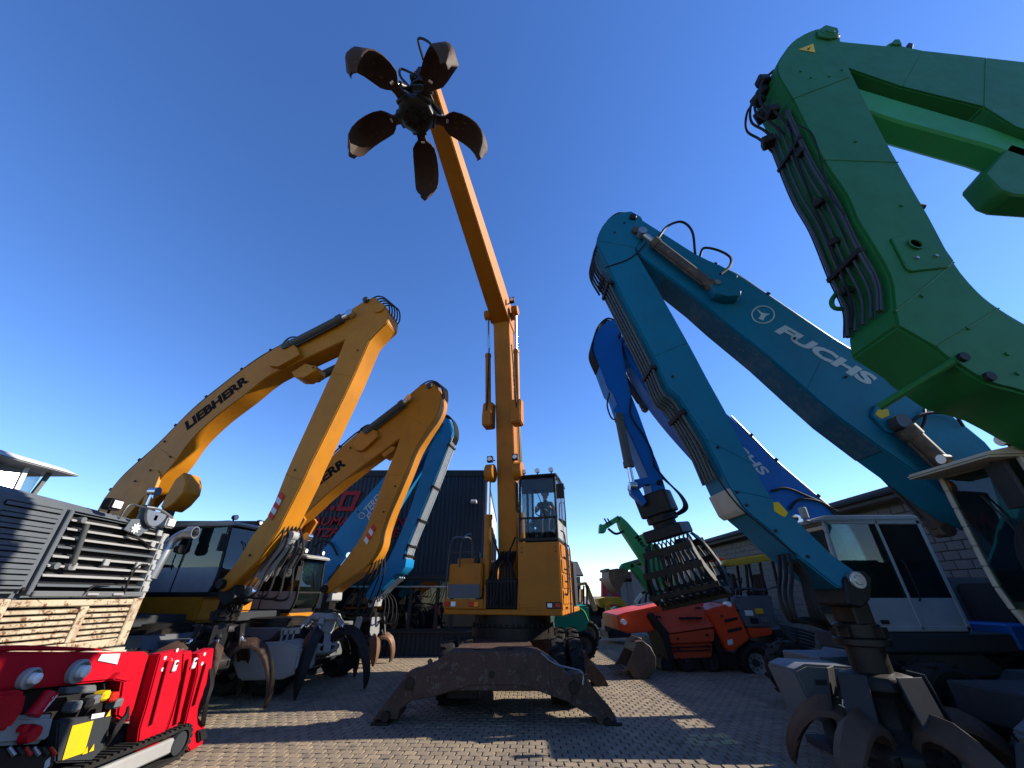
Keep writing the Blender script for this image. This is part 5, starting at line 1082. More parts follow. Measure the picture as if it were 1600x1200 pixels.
for u, v in ((1420, 414), (1449, 411)): M().cyl(off(u, v, -.125), off(u, v, -.1), .02, n=8).build('bolt', 'pipe_steel', G)
M().lathe([(.085, 0), (.085, .02), (.065, .02), (.065, 0)], Fr(off(1417, 393, -.11), 0, Matrix.Rotation(R(90), 3, 'X')), 20).build('inspection_rim', 'deep_green', G)
a, b = off(1430, 606, -.02), off(1474, 573, -.1)
M().tube([off(1433, 606, .46), off(1476, 572, -.1)], .04, 10).build('cross_tube', 'deep_green', G)
gplate([(1233, 160), (1320, 128), (1320, 130), (1234, 163)], -.09, .012, 'deep_green', 'weld_bead', 0)
for u, v in ((1490, 566), (1530, 596)): M().cyl(off(u, v, -.12), off(u, v, -.08), .05, n=14).build('grease_fitting', 'black_steel', G)
# pipes on the viewer-side flank of the stick (its -x face)
path = [(1238, 172), (1280, 259), (1316, 314), (1351, 385), (1381, 440), (1387, 488)]
pipes(G, pg, path, (.14, .26, .38), .019, 'pipe_dark', [], (-1, 0, 0), lift=.06)
pipes(G, pg, path, (.02,), .034, 'pipe_dark', [], (-1, 0, 0), lift=.07)
pipes(G, pg, path, (.50,), .028, 'pipe_dark', [], (-1, 0, 0), lift=.06)
pipes(G, pg, path, (.0, .53), .010, 'hose', [.10, .62], (-1, 0, 0), lift=.085, clampmat='black_steel')
hoses(G, [[off(1214, 100, .1 + k * .15), off(1205, 120, .1 + k * .15) + V((-.12, 0, 0)), off(1208, 150, .1 + k * .15) + V((-.16, 0, 0)), off(1226, 165, .1 + k * .15) + V((-.1, 0, 0)), off(1245, 185, .1 + k * .15) + V((-.06, 0, 0))] for k in range(4)], .022)
for k, (u, v) in enumerate(((1206, 112), (1204, 132), (1214, 148), (1232, 178), (1222, 160), (1214, 120))):
    M().box(-.10, .10, -.09, .09, -.08, .08, Fr(off(u, v, .15 + .1 * (k % 4)) + V((-.08, 0, 0)), R(20 * k))).build('valve_fitting', 'black_steel', G, .02)
M().tube([off(1362, 405, .54), off(1366, 418, .54) + V((-.14, 0, -.05)), off(1372, 430, .54) + V((-.14, 0, -.05)), off(1378, 436, .54)], .03, 6).build('lashing_eye', 'deep_green', G)
hoses(G, [[off(1243, 205, -.09), off(1262, 220, -.1), off(1275, 260, -.1), off(1287, 310, -.1), off(1310, 345, -.1)]], .011)
seams(G, pg, [((1389, 494), (1480, 418)), ((1452, 548), (1548, 489)), ((1280, 258), (1396, 262))], 'deep_green', .08)
seams(G, pg, [((1442, 80), (1412, 134)), ((1540, 91), (1538, 165))], 'deep_green', .0)

rivets(G, pg, [(1246, 120), (1262, 130), (1290, 128), (1310, 118), (1330, 230), (1400, 330), (1430, 470), (1500, 520), (1560, 560), (1575, 590)], .08, .022, 'deep_green')
for k, (u, v) in enumerate(((1262, 232), (1300, 300), (1334, 352), (1368, 420))): M().box(-.05, .05, -.06, .06, -.05, .05, Fr(off(u, v, .06 + .11 * (k % 4)) + V((-.06, 0, 0)), R(25 * k))).build('pipe_joint', 'black_steel', G, .012)
hoses(G, [[off(1236, 170, .08), off(1262, 225, .14) + V((-.1, 0, 0)), off(1300, 290, .22) + V((-.14, 0, 0)), off(1330, 345, .30) + V((-.09, 0, 0)), off(1376, 432, .34) + V((-.11, 0, 0)), off(1384, 478, .42) + V((-.06, 0, 0))]], .016)
# boom underside: inner boom box, its lit look painted in as brighter green, hose, bracket block
gplate([(1325, 118), (1420, 146), (1560, 186), (1700, 238), (1700, 262), (1560, 215), (1420, 178), (1332, 150)], .12, .38, 'bright_green', 'inner_boom_lit', .04)
gplate([(1552, 258), (1592, 212), (1700, 245), (1720, 300), (1600, 292), (1578, 284)], .12, .36, 'deep_green', 'ram_bracket', .03)
hoses(G, [[off(1372, 205, .66), off(1400, 228, .68), off(1450, 250, .68), off(1510, 262, .66)]], .05)
gplate([(1391, 71), (1396, 64), (1404, 64), (1408, 72)], -.03, .1, 'deep_green', 'lifting_lug')
M().tube([off(1320, 66, .1), off(1322, 60, .1), off(1327, 61, .12)], .03, 6).build('hose_clip', 'black_steel', G)
gplate([(1418, 73), (1420, 66), (1428, 68), (1427, 76)], .0, .2, 'black_steel', 'hose_bracket')
Fh = Fr((cg, Y + bw / 2, 0), math.pi)
hull(G, Fh, 'deep_green', 1.4, 2.6, -2.6, 1.0, 1.35, 'mid_grey'); undercarriage(G, Fh, 'mid_grey', 1.25, 2.5, 1.2)

# ================================================================== GREY LOADER (rear end towards the lane)
XG = -6.0; px = PX(XG)
Ld = thing('wheel_loader', 'grey and cream heavy machine with dark slatted grille at the left edge', 'wheel loader', (-7.6, 5.6, 0))
ya, yb_ = 5.45, 7.16; z1_, z2_, z3_ = 1.25, 1.90, 2.92
M().box(-9.2, XG - .14, 3.2, yb_ - .05, .75, z3_ - .04).build('body', 'slate_grey', Ld, .05, 2)
# fluted slate side cover, left of the grille
cv = M().box(XG - .2, XG - .01, 4.55, ya - .03, z2_ + .02, z3_ + .06).build('side_cover', 'slate_grey', Ld, .05, 3)
for k in range(8): M().box(XG - .012, XG + .012, 4.66, ya - .12, z2_ + .10 + k * .12, z2_ + .165 + k * .12).build('rib', 'slate_grey', cv, .012, 2)
M().cyl((XG - .01, ya - .1, z2_ + .07), (XG + .012, ya - .1, z2_ + .07), .02, n=10).build('bolt', 'black_steel', cv)
M().hexa([V((XG - 1.4, 4.4, z3_ + .0)), V((XG - .05, 4.4, z3_ + .0)), V((XG - .02, yb_ - .1, z3_ - .05)), V((XG - 1.4, yb_ - .1, z3_ - .05)), V((XG - 1.4, 4.4, z3_ + .20)), V((XG - .22, 4.4, z3_ + .18)), V((XG - .18, yb_ - .1, z3_ + .05)), V((XG - 1.4, yb_ - .1, z3_ + .06))]).build('bonnet', 'slate_grey', Ld, .05, 2)
M().box(XG - .2, XG, 3.2, 4.53, z2_ + .02, z3_ + .05).build('side_cover', 'pale_grey', Ld, .04, 2)
# grille: dark recess, slats, end posts
M().box(XG - .16, XG - .10, ya, yb_ - .02, z2_ + .02, z3_ - .06).build('grille_back', 'black_steel', Ld)
gr = M().box(XG - .12, XG, yb_ - .10, yb_ + .03, z2_ - .05, z3_ - .08).build('grille_post', 'pale_grey', Ld, .015)
for k in range(5): M().box(XG, XG + .02, yb_ - .09, yb_ + .02, z2_ + .05 + k * .16, z2_ + .14 + k * .16).build('rib', 'pale_grey', gr, .008)
M().box(XG - .12, XG - .01, ya - .02, ya + .04, z2_, z3_).build('grille_post', 'slate_grey', Ld, .01)
for k in range(8):
    z = z2_ + .11 + k * .113
    M().hexa([V((XG - .075, ya + .05, z)), V((XG - .01, ya + .05, z - .012)), V((XG - .01, yb_ - .11, z - .012)), V((XG - .075, yb_ - .11, z)), V((XG - .075, ya + .05, z + .028)), V((XG - .01, ya + .05, z + .014)), V((XG - .01, yb_ - .11, z + .014)), V((XG - .075, yb_ - .11, z + .028))]).build('slat', 'pale_grey' if k % 4 else 'slate_grey', Ld, .004)
M().box(XG - .03, XG + .03, ya + .02, yb_ - .05, z2_ - .02, z2_ + .05).build('lower_rail', 'mid_grey', Ld, .012)
for y in (6.15, 6.55): M().box(XG + .03, XG + .05, y, y + .17, z2_ - .0, z2_ + .03).build('latch', 'pale_grey', Ld, .004)
M().cyl((XG + .02, ya + .32, z2_ + .36), (XG + .04, ya + .22, z3_ - .14), .035, n=12).build('gas_strut', 'cylinder_grey', Ld)
for y, z in ((ya + .16, z3_ - .1), (ya + .3, z2_ + .34), (ya + .12, z2_ + .34)): M().cyl((XG - .03, y, z), (XG + .04, y, z), .04, n=12).build('strut_mount', 'mid_grey', Ld)
# number of small brackets over the slats
for y, z in ((6.2, 2.28), (6.75, 2.28), (6.86, 2.6), (5.75, 2.2), (6.9, 2.78)): M().box(XG - .01, XG + .03, y, y + .09, z, z + .09).build('bracket', 'pale_grey', Ld, .008)
hoses(Ld, [[V((XG + .02, 6.75, z2_ + .02)), V((XG + .05, 6.70, 2.15)), V((XG + .03, 6.8, 2.32)), V((XG + .03, 6.95, 2.34))], [V((XG + .02, 6.35, 2.72)), V((XG + .05, 6.6, 2.68)), V((XG + .02, 6.9, 2.6))], [V((XG + .02, 6.1, z2_)), V((XG + .05, 6.2, 2.03)), V((XG + .02, 6.5, 2.05))]], .014)
# cream, rust-stained lower grille with two columns of louvres
M().box(XG - .16, XG - .10, ya - .2, yb_, z1_, z2_ - .03).build('louvre_back', 'anthracite', Ld)
for y0_, y1_ in ((ya - .40, ya - .16), (yb_ - .16, yb_)): M().box(XG - .11, XG + .01, y0_, y1_, z1_ - .02, z2_ - .04).build('louvre_frame', 'cream_rust', Ld, .012)
for z0_, h in ((z1_ - .02, .10), (z2_ - .13, .08)): M().box(XG - .11, XG + .006, ya - .158, yb_ - .162, z0_, z0_ + h).build('louvre_frame', 'cream_rust', Ld, .012)
ymid = (ya + yb_) / 2 - .05
M().box(XG - .11, XG + .004, ymid - .06, ymid + .06, z1_ + .085, z2_ - .135).build('louvre_frame', 'cream_rust', Ld, .008)
for a, b in ((ya - .15, ymid - .065), (ymid + .065, yb_ - .165)):
    for k in range(6):
        z = z1_ + .105 + k * .069
        M().hexa([V((XG - .09, a, z)), V((XG - .005, a, z - .01)), V((XG - .005, b, z - .01)), V((XG - .09, b, z)), V((XG - .09, a, z + .046)), V((XG - .005, a, z + .030)), V((XG - .005, b, z + .030)), V((XG - .09, b, z + .046))]).build('louvre', 'cream_rust', Ld, .008)
M().box(XG - .3, XG - .02, 3.2, ya - .42, z1_ - .05, z2_ - .0).build('rear_panel', 'white_paint', Ld, .03, 2)
M().box(XG - .02, XG - .012, 3.3, ya - .55, z2_ - .20, z2_ - .165).build('pinstripe', 'decal_red', Ld)
hl = M().lathe([(.02, -.02), (.10, 0), (.135, .03), (.12, .05), (.10, .03)], Fr((XG - .02, 4.72, 1.66), 0, Matrix.Rotation(R(90), 3, 'Y')), 22).build('headlamp', 'black_plastic', Ld)
M().lathe([(.0, .02), (.085, .03), (.07, .05), (.0, .06)], Fr((XG - .02, 4.72, 1.66), 0, Matrix.Rotation(R(90), 3, 'Y')), 20).build('lens', 'lamp_lens', hl)
M().box(XG - .6, XG + .12, 3.2, yb_ - .02, z1_ - .22, z1_ - .04).build('bumper', 'cream_paint', Ld, .04, 2)
# exhaust stacks, lamps, emblem plate on the bonnet edge
E = V((XG + .02, yb_ + .10, 0))
M().tube([V((XG - .02, yb_ + .02, 2.15)), V((XG, yb_ + .05, 2.45)), V((XG + .02, yb_ + .10, 2.72)), V((XG + .12, yb_ + .12, 2.84)), V((XG + .26, yb_ + .10, 2.88))], .075, 14).build('exhaust_pipe', 'pipe_steel', Ld)
M().lathe([(.075, 0), (.10, .02), (.10, .16), (.085, .16), (.085, .02)], Fr((XG + .22, yb_ + .10, 2.88), 0, Matrix.Rotation(R(90), 3, 'Y')), 20).build('exhaust_tip', 'pipe_steel', Ld)
M().lathe([(.06, 0), (.075, .1), (.06, .1)], Fr((XG + .05, yb_ + .22, 2.62), 0, Matrix.Rotation(R(90), 3, 'Y')), 18).build('exhaust_tip', 'black_steel', Ld)
M().prism([V((XG + .03, y, z)) for y, z in ((6.25, 2.78), (6.55, 2.72), (6.78, 2.95), (6.5, 2.98), (6.3, 2.95))], (.02, 0, 0)).build('emblem_plate', 'slate_grey', Ld, .01)
em = M().lathe([(.02, 0), (.055, 0), (.055, .012), (.02, .012)], Fr((XG + .052, 6.42, 2.83), 0, Matrix.Rotation(R(90), 3, 'Y')), 16)
for k in range(8):
    a = k * math.pi / 4; em.box(XG + .052, XG + .064, 6.42 + .065 * math.cos(a) - .012, 6.42 + .065 * math.cos(a) + .012, 2.83 + .065 * math.sin(a) - .012, 2.83 + .065 * math.sin(a) + .012)
em.build('gear_emblem', 'decal_white', Ld)
for y, z, mt in ((5.85, 3.07, 'black_plastic'), (6.95, 2.98, 'pale_grey')):
    q = M().box(XG - .1, XG + .06, y, y + .2, z - .05, z + .11).bar((XG - .02, y + .1, z - .12), (XG - .02, y + .1, z), .04, .04).build('work_lamp', mt, Ld, .03, 2)
    M().box(XG + .06, XG + .07, y + .03, y + .17, z - .02, z + .08).build('lens', 'lamp_lens', q)
bw_ = Fr((XG + .06, 6.62, 3.12)); vs_ = [(bw_(.02, .20 * math.cos(a * math.pi / 10), -.24 * math.sin(a * math.pi / 10))) for a in range(11)]
M().prism(vs_, (.05, 0, 0)).build('camera_bowl', 'pipe_steel', Ld, .01)
M().tube([bw_(.05, -.24, .03), bw_(.08, 0, .03), bw_(.05, .34, -.04)], .02, 8).build('rail', 'pipe_steel', Ld)
M().box(XG + .11, XG + .13, 6.58, 6.66, 2.97, 3.07).build('camera', 'black_plastic', Ld, .01)
M().tube([V((XG - .1, 6.25, 2.95)), V((XG - .1, 6.30, 3.16)), V((XG - .1, 6.5, 3.18)), V((XG, 6.62, 3.14))], .014, 6).build('rail', 'pipe_dark', Ld)
# cab at the far left: roof slab, sun-struck window
M().hexa([V((-8.4, 3.2, 3.46)), V((-6.55, 3.2, 3.46)), V((-6.45, 5.75, 3.46)), V((-8.4, 5.75, 3.46)), V((-8.4, 3.2, 3.62)), V((-6.7, 3.2, 3.60)), V((-6.65, 5.62, 3.56)), V((-8.4, 5.62, 3.60))]).build('cab_roof', 'white_paint', Ld, .03, 2)
M().box(-8.2, -6.9, 3.2, 5.1, 3.05, 3.45).build('cab_wall', 'pale_grey', Ld)
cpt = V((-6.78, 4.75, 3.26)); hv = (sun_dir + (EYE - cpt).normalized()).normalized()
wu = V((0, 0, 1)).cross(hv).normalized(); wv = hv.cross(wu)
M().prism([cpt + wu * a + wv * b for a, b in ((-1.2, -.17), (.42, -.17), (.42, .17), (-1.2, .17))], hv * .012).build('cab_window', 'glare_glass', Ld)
for a in (.46,): M().bar(cpt + wu * a - wv * .2, cpt + wu * a + wv * .2, .05, .05).build('window_post', 'white_paint', Ld)
M().prism([V((-6.72, y, z)) for y, z in ((5.18, 3.08), (5.42, 3.10), (5.44, 3.42), (5.2, 3.42))], (-.01, 0, 0)).build('cab_window', 'clear_glass', Ld)
M().bar((-6.72, 5.46, 3.05), (-6.72, 5.52, 3.46), .04, .05).build('window_post', 'mid_grey', Ld)
for y in (3.9, 6.3): wheel(Ld, (XG - .62, y, .62), (1, 0, 0), .62, .45)

# ================================================================== RED TRACKED CRANE
XR = -4.5; pr_ = PX(XR)
Rc = thing('spider_crane', 'red tracked mini crane with folded outriggers in the left foreground', 'mini crane', (XR - .5, 5.4, 0))
def rp(uv, depth, mat, name, off=0.0, bev=.012, parent=None): return M().prism([pr_(u, v) + V((off, 0, 0)) for u, v in uv], (-depth, 0, 0)).build(name, mat, parent or Rc, bev, 2)
rp([(-60, 1025), (45, 1018), (195, 1019), (210, 1030), (200, 1062), (92, 1073), (-60, 1085)], .34, 'crane_red', 'telescopic_boom', -.06, .02)
rp([(-40, 1012), (60, 1008), (160, 1012), (196, 1017), (45, 1017), (-40, 1024)], .2, 'crane_red', 'boom_cover', -.12, .015)
rp([(160, 1032), (166, 1022), (195, 1021), (190, 1038)], .004, 'decal_white', 'rating_label', -.05, 0)
for u, v, r in ((51, 1060, .085), (127, 1049, .105)):
    c = pr_(u, v) + V((-.06, 0, 0)); q = M().lathe([(r, 0), (r, .05), (r * .8, .07), (r * .75, .03)], Fr(c, 0, Matrix.Rotation(R(90), 3, 'Y')), 22).build('lamp_cup', 'pale_grey', Rc)
    M().lathe([(0, .02), (r * .55, .04), (r * .5, .11), (0, .13)], Fr(c, 0, Matrix.Rotation(R(90), 3, 'Y')), 18).build('lens', 'lamp_lens', q)
rp([(175, 1062), (186, 1051), (205, 1048), (207, 1062), (195, 1066)], .1, 'crane_red', 'latch_hook', .02)
# folded outrigger legs
rp([(200, 1020), (240, 1018), (247, 1022), (236, 1060), (226, 1100), (214, 1130), (196, 1120), (205, 1062)], .30, 'crane_red', 'mast_housing', -.10, .02)
LEGS = [[(247, 1022), (283, 1014), (280, 1060), (266, 1110), (253, 1150), (243, 1164), (210, 1176), (214, 1140), (226, 1100), (238, 1055)],
        [(286, 1020), (301, 1016), (300, 1050), (288, 1100), (276, 1140), (268, 1160), (256, 1156), (270, 1112), (283, 1062)],
        [(304, 1022), (330, 1012), (326, 1048), (314, 1078), (304, 1118), (316, 1136), (312, 1163), (292, 1174), (280, 1160), (280, 1146), (291, 1100), (302, 1055)]]
for i, L_ in enumerate(LEGS):
    lg = rp(L_, .16, 'crane_red', 'outrigger_leg', [.03, .0, .05][i], .014)
    cu = [pr_(u, v) for u, v in L_]
    a, b = [((258, 1030), (232, 1130)), ((293, 1028), (273, 1130)), ((315, 1035), (297, 1100))][i]
    M().bar(pr_(*a) + V((.035 + [.03, 0, .05][i], 0, 0)), pr_(*b) + V((.035 + [.03, 0, .05][i], 0, 0)), .06, .02, (0, 1, 0)).build('stiffener', 'crane_red', lg, .006)
for u, v, o_ in ((254, 1028, .03), (263, 1032, .03), (250, 1046, .03), (273, 1016, .03), (314, 1022, .05), (310, 1037, .05)):
    M().cyl(pr_(u, v) + V((o_, 0, 0)), pr_(u, v) + V((o_ + .006, 0, 0)), .022, n=14).build('sticker', 'decal_white', Rc)
for u, v, o_ in ((269, 1038, .03), (297, 1034, .05)):
    c = pr_(u, v) + V((o_, 0, 0)); q = M().box(c.x, c.x + .03, c.y - .035, c.y + .035, c.z - .08, c.z + .045).build('lock_plate', 'decal_white', Rc, .01)
    M().cyl(c + V((.03, 0, .01)), c + V((.036, 0, .01)), .018, n=12).build('lock_hole', 'black_steel', q)
for u, v in ((239, 1154), (254, 1150)):
    c = pr_(u, v) + V((.035, 0, 0)); M().prism([c + V((0, -.03, -.03)), c + V((0, .03, -.03)), c + V((0, 0, .035))], (.004, 0, 0)).build('warning_triangle', 'decal_yellow', Rc)
rp([(300, 1142), (312, 1138), (316, 1152), (302, 1160)], .12, 'black_plastic', 'foot_pad', .10, .02)
hoses(Rc, [[pr_(322, 1045) + V((.05, .02 * k, 0)), pr_(318, 1070) + V((.1, .02 * k, 0)), pr_(308 - k, 1098) + V((.12, .03 * k, 0)), pr_(306, 1128 + k * 2) + V((.08, .02 * k, 0)), pr_(314, 1128) + V((.05, 0, 0))] for k in range(4)], .012)
hoses(Rc, [[pr_(200, 1105 + 4 * k) + V((.0, 0, 0)), pr_(186 - 3 * k, 1118 + 3 * k) + V((.08, 0, 0)), pr_(170 - 2 * k, 1140 + 2 * k) + V((.1, 0, 0)), pr_(162, 1165 - 3 * k) + V((.03, 0, 0))] for k in range(5)], .016)
# engine bay, tank, hood
rp([(-60, 1088), (90, 1075), (205, 1064), (205, 1120), (205, 1190), (-60, 1230)], .5, 'black_plastic', 'engine_bay', -.25, .02)
rp([(-30, 1120), (92, 1116), (84, 1150), (72, 1162), (-30, 1168)], .35, 'pale_grey', 'fuel_tank', -.02, .05)
M().cyl(pr_(45, 1147) + V((-.02, 0, 0)), pr_(45, 1147) + V((.06, 0, 0)), .075, .06, 18).cyl(pr_(34, 1138) + V((-.02, 0, 0)), pr_(34, 1138) + V((.04, 0, 0)), .03, n=12).build('tank_cap', 'crane_red', Rc)
rp([(-40, 1085), (22, 1078), (36, 1082), (30, 1110), (8, 1140), (-40, 1150)], .3, 'crane_red', 'hood', .06, .03)
M().cyl(pr_(42, 1118) + V((.05, 0, 0)), pr_(72, 1082) + V((.05, 0, 0)), .062, n=18).build('air_filter', 'crane_red', Rc)
for k in range(2): M().cyl(pr_(50 + 6 * k, 1112 - 8 * k) + V((.10, .0, 0)), pr_(66 + 6 * k, 1088 - 2 * k) + V((.10, .0, 0)), .012, n=8).build('filter_stripe', 'decal_white', Rc)
rp([(105, 1074), (152, 1070), (152, 1082), (104, 1084)], .1, 'mid_grey', 'battery_cover', .0, .01)
rp([(88, 1128), (112, 1122), (160, 1118), (168, 1112), (174, 1116), (160, 1170), (140, 1190), (84, 1192)], .12, 'anthracite', 'control_box', .02, .015)
rp([(109, 1134), (142, 1126), (128, 1176), (93, 1188)], .004, 'decal_yellow', 'instruction_plate', .028, 0)
rp([(140, 1116), (160, 1113), (158, 1120), (138, 1124)], .004, 'decal_white', 'rating_label', .028, 0)
for u, v in ((166, 1114), (130, 1172), (140, 1168)):
    c = pr_(u, v) + V((.03, 0, 0)); M().prism([c + V((0, -.028, -.03)), c + V((0, .028, -.03)), c + V((0, 0, .03))], (.004, 0, 0)).build('warning_triangle', 'decal_yellow', Rc)
rp([(-20, 1170), (86, 1166), (80, 1200), (-20, 1225)], .2, 'black_steel', 'valve_bank', .03, .02)
for k in range(6): M().cyl(pr_(10 + 13 * k, 1168) + V((.02, 0, 0)), pr_(12 + 13 * k, 1180) + V((.06, 0, 0)), .016, n=8).build('lever', ['pipe_steel', 'black_plastic', 'lamp_red'][k % 3], Rc)
rp([(65, 1190), (74, 1182), (72, 1196), (62, 1205)], .004, 'decal_white', 'rating_label', .036, 0)
for k, (u, v, mt) in enumerate(((150, 1095, 'pipe_steel'), (165, 1088, 'decal_yellow'), (178, 1090, 'lamp_red'), (140, 1100, 'black_steel'), (185, 1100, 'pipe_steel'), (120, 1105, 'mid_grey'))):
    c = pr_(u, v); M().box(c.x - .12, c.x + .02, c.y - .05, c.y + .05, c.z - .04, c.z + .05).build('engine_part', mt, Rc, .02)
# rubber track with pads
yt0, yt1 = 3.4, pr_(278, 1180).y
def track(x, parent):
    r = .17; P = []
    for k in range(9): a = -math.pi / 2 + math.pi * k / 8; P.append((yt1 - r + r * math.cos(a), r + r * math.sin(a)))
    for k in range(9): a = math.pi / 2 + math.pi * k / 8; P.append((yt0 + r + r * math.cos(a), r + r * math.sin(a)))
    m = M(); m.loft([[V((x - .24, y, z + .01)), V((x, y, z + .01)), V((x, r + (y - r) if False else y, z + .01))] for y, z in P] + [[V((x - .24, *[P[0][0], P[0][1] + .01])), V((x, P[0][0], P[0][1] + .01)), V((x, P[0][0], P[0][1] + .01))]], cap=False)
    out = M(); inn = [(yt0 + r + (y - yt0 - r) * 1.0, z) for y, z in P]
    sh = []
    for (y, z) in P:
        cy = yt1 - r if y > yt1 - r else (yt0 + r if y < yt0 + r else y); d_ = V((0, y - cy, z - r)); d_ = d_.normalized() if d_.length > 1e-6 else V((0, 0, 1 if z > r else -1))
        sh.append((V((x, y, z + .01)), d_))
    secs = [[p + V((-.24, 0, 0)), p, p - d_ * .035, p - d_ * .035 + V((-.24, 0, 0))] for p, d_ in sh]; secs.append(secs[0])
    out.loft(secs, cap=False); t = out.build('rubber_track', 'rubber', parent)
    n = 40
    for k in range(n):
        y = yt0 + r + (yt1 - yt0 - 2 * r) * k / (n - 1); M().box(x - .24, x + .004, y - .02, y + .02, 2 * r + .008, 2 * r + .03).build('track_pad', 'rubber', t)
    for k in range(1, 9):
        a = -math.pi / 2 + math.pi * k / 9; c = V((x - .12, yt1 - r + (r + .012) * math.cos(a), r + .01 + (r + .012) * math.sin(a)))
        M().bar(c - V((.12, 0, 0)), c + V((.124, 0, 0)), .04, .03, V((0, -math.sin(a), math.cos(a)))).build('track_pad', 'rubber', t)
    M().box(x - .2, x - .03, yt0 + .25, yt1 - .26, .10, .26).build('track_frame', 'pale_grey', t, .02)
    for y in (yt0 + r, yt1 - r): M().cyl((x - .2, y, r + .01), (x - .02, y, r + .01), .12, n=20).build('idler', 'anthracite', t)
track(XR + .10, Rc); track(XR - .75, Rc)

# ================================================================== ROAD PAVER and things behind it
pp_ = PY(13.3)
Pv = thing('road_paver', 'orange red road paver with dark operator platform in the right background', 'road paver', (5.4, 14.2, 0))
def vp(uv, depth, mat, name, off=0.0, bev=.03, parent=None, pl=pp_): return M().prism([pl(u, v) + V((0, off, 0)) for u, v in uv], (0, depth, 0)).build(name, mat, parent or Pv, bev, 2)
def slope(uv, off_top, depth, mat, name, parent=None, pl=pp_, top=2):
    "panel whose first `top` points lean back by off_top"
    P = [pl(u, v) + V((0, off_top if i < top else 0, 0)) for i, (u, v) in enumerate(uv)]
    return M().prism(P, (0, depth, 0)).build(name, mat, parent or Pv, .02, 2)
vp([(967, 962), (978, 958), (1055, 942), (1066, 946), (1030, 985), (1016, 989), (986, 991), (970, 985)], 2.2, 'paver_red', 'hopper', .25)
slope([(1020, 956), (1102, 942), (1116, 980), (1046, 990)], .28, 1.6, 'paver_red_dull', 'side_panel')
vp([(1044, 992), (1116, 982), (1116, 1003), (1048, 1006)], 1.6, 'paver_red_dull', 'side_panel', -.02)
vp([(1048, 1008), (1116, 1005), (1115, 1028), (1053, 1031)], 1.6, 'paver_red_dull', 'side_panel', .08)
vp([(1013, 962), (1019, 956), (1044, 990), (1054, 1032), (1046, 1034), (1036, 1000)], 1.4, 'black_steel', 'hopper_frame', -.04)
cw = vp([(1104, 954), (1112, 950), (1146, 942), (1164, 981), (1172, 998), (1146, 1017), (1136, 1017), (1118, 980)], 1.7, 'paver_red', 'engine_cowl', -.05, .04)
for a in ([(1130, 968), (1150, 964), (1152, 968), (1131, 973)], [(1135, 984), (1157, 979), (1158, 984), (1136, 989)]): vp(a, .02, 'black_steel', 'vent', -.056, .0, cw)
vp([(1135, 1000), (1143, 998), (1144, 1006), (1136, 1008)], .01, 'decal_white', 'label_plate', -.058, 0, cw)
vp([(1066, 946), (1098, 930), (1108, 944), (1104, 950)], 1.5, 'paver_red', 'fume_cover', .3, .03)
vp([(1146, 942), (1150, 932), (1206, 930), (1212, 980), (1166, 980)], 1.5, 'slate_grey', 'operator_platform', .0, .03)
vp([(1166, 981), (1206, 981), (1206, 992), (1174, 997)], 1.4, 'paver_red', 'side_panel', -.03, .02)
vp([(1118, 984), (1134, 1018), (1140, 1040), (1130, 1042), (1116, 1000)], 1.2, 'black_steel', 'side_frame', .05)
vp([(1040, 1032), (1230, 1020), (1260, 1000), (1262, 1045), (1040, 1050)], 1.2, 'anthracite', 'chassis', .35, .03)
fe = [(1158, 1040), (1160, 1022), (1170, 1008), (1186, 1003), (1204, 1006), (1230, 1000), (1232, 1006), (1206, 1012), (1190, 1010), (1176, 1014), (1168, 1025), (1166, 1040)]
vp(fe, .5, 'anthracite', 'fender', -.08, .01)
c = pp_(1181, 1036); wheel(Pv, c + V((0, .05, 0)), (0, -1, 0), .42, .34, rim='pale_grey', lugs=False)
for u in (1077, 1117): c = pp_(u, 1047); wheel(Pv, V((c.x, c.y + .25, .26)), (0, -1, 0), .26, .3, rim='anthracite', lugs=False)
# canopy, posts, seats, rails
vp([(1128, 884), (1134, 875), (1205, 864), (1214, 874), (1206, 876), (1150, 884)], 1.7, 'yellow_machine', 'canopy', .0, .03)
vp([(1122, 872), (1126, 866), (1174, 863), (1176, 868)], 1.5, 'paver_red_dull', 'canopy', 1.8, .02)
for u, v1, u2 in ((1134, 884, 1142), (1168, 882, 1174), (1190, 878, 1200), (1210, 876, 1224)):
    for o_ in (.1, 1.5): M().bar(pp_(u, v1) + V((0, o_, 0)), pp_(u2, 940) + V((0, o_, 0)), .07, .07).build('canopy_post', 'black_steel', Pv, .01)
for u in (1158, 1205):
    c = pp_(u, 930) + V((0, .5, 0)); M().box(c.x - .22, c.x + .22, c.y, c.y + .5, c.z, c.z + .12).box(c.x + .12, c.x + .24, c.y, c.y + .5, c.z, c.z + .6).build('seat', 'seat_fabric', Pv, .03)
sw_ = Fr(pp_(1160, 912) + V((0, .3, 0)), 0, Matrix.Rotation(R(-55), 3, 'Y')); M().tube([sw_(.22 * math.cos(a * math.pi / 8), .22 * math.sin(a * math.pi / 8), 0) for a in range(17)], .02, 6, False).build('steering_wheel', 'black_plastic', Pv)
for o_ in (-.03, 1.3):
    r_ = M(); r_.tube([pp_(1150, 934) + V((0, o_, 0)), pp_(1152, 920) + V((0, o_, 0)), pp_(1190, 922) + V((0, o_, 0)), pp_(1215, 918) + V((0, o_, 0)), pp_(1220, 940) + V((0, o_, 0))], .025, 6); r_.build('handrail', 'pipe_dark', Pv)
M().cyl(pp_(1068, 946) + V((0, .8, 0)), pp_(1068, 930) + V((0, .8, 0)), .10, n=12).build('exhaust', 'black_steel', Pv)
for u, v, u2, v2 in ((1100, 905, 1110, 930), (1112, 908, 1140, 934), (1118, 905, 1146, 930)): M().bar(pp_(u, v) + V((0, .5, 0)), pp_(u2, v2) + V((0, .5, 0)), .06, .05).build('strut', 'black_steel', Pv)
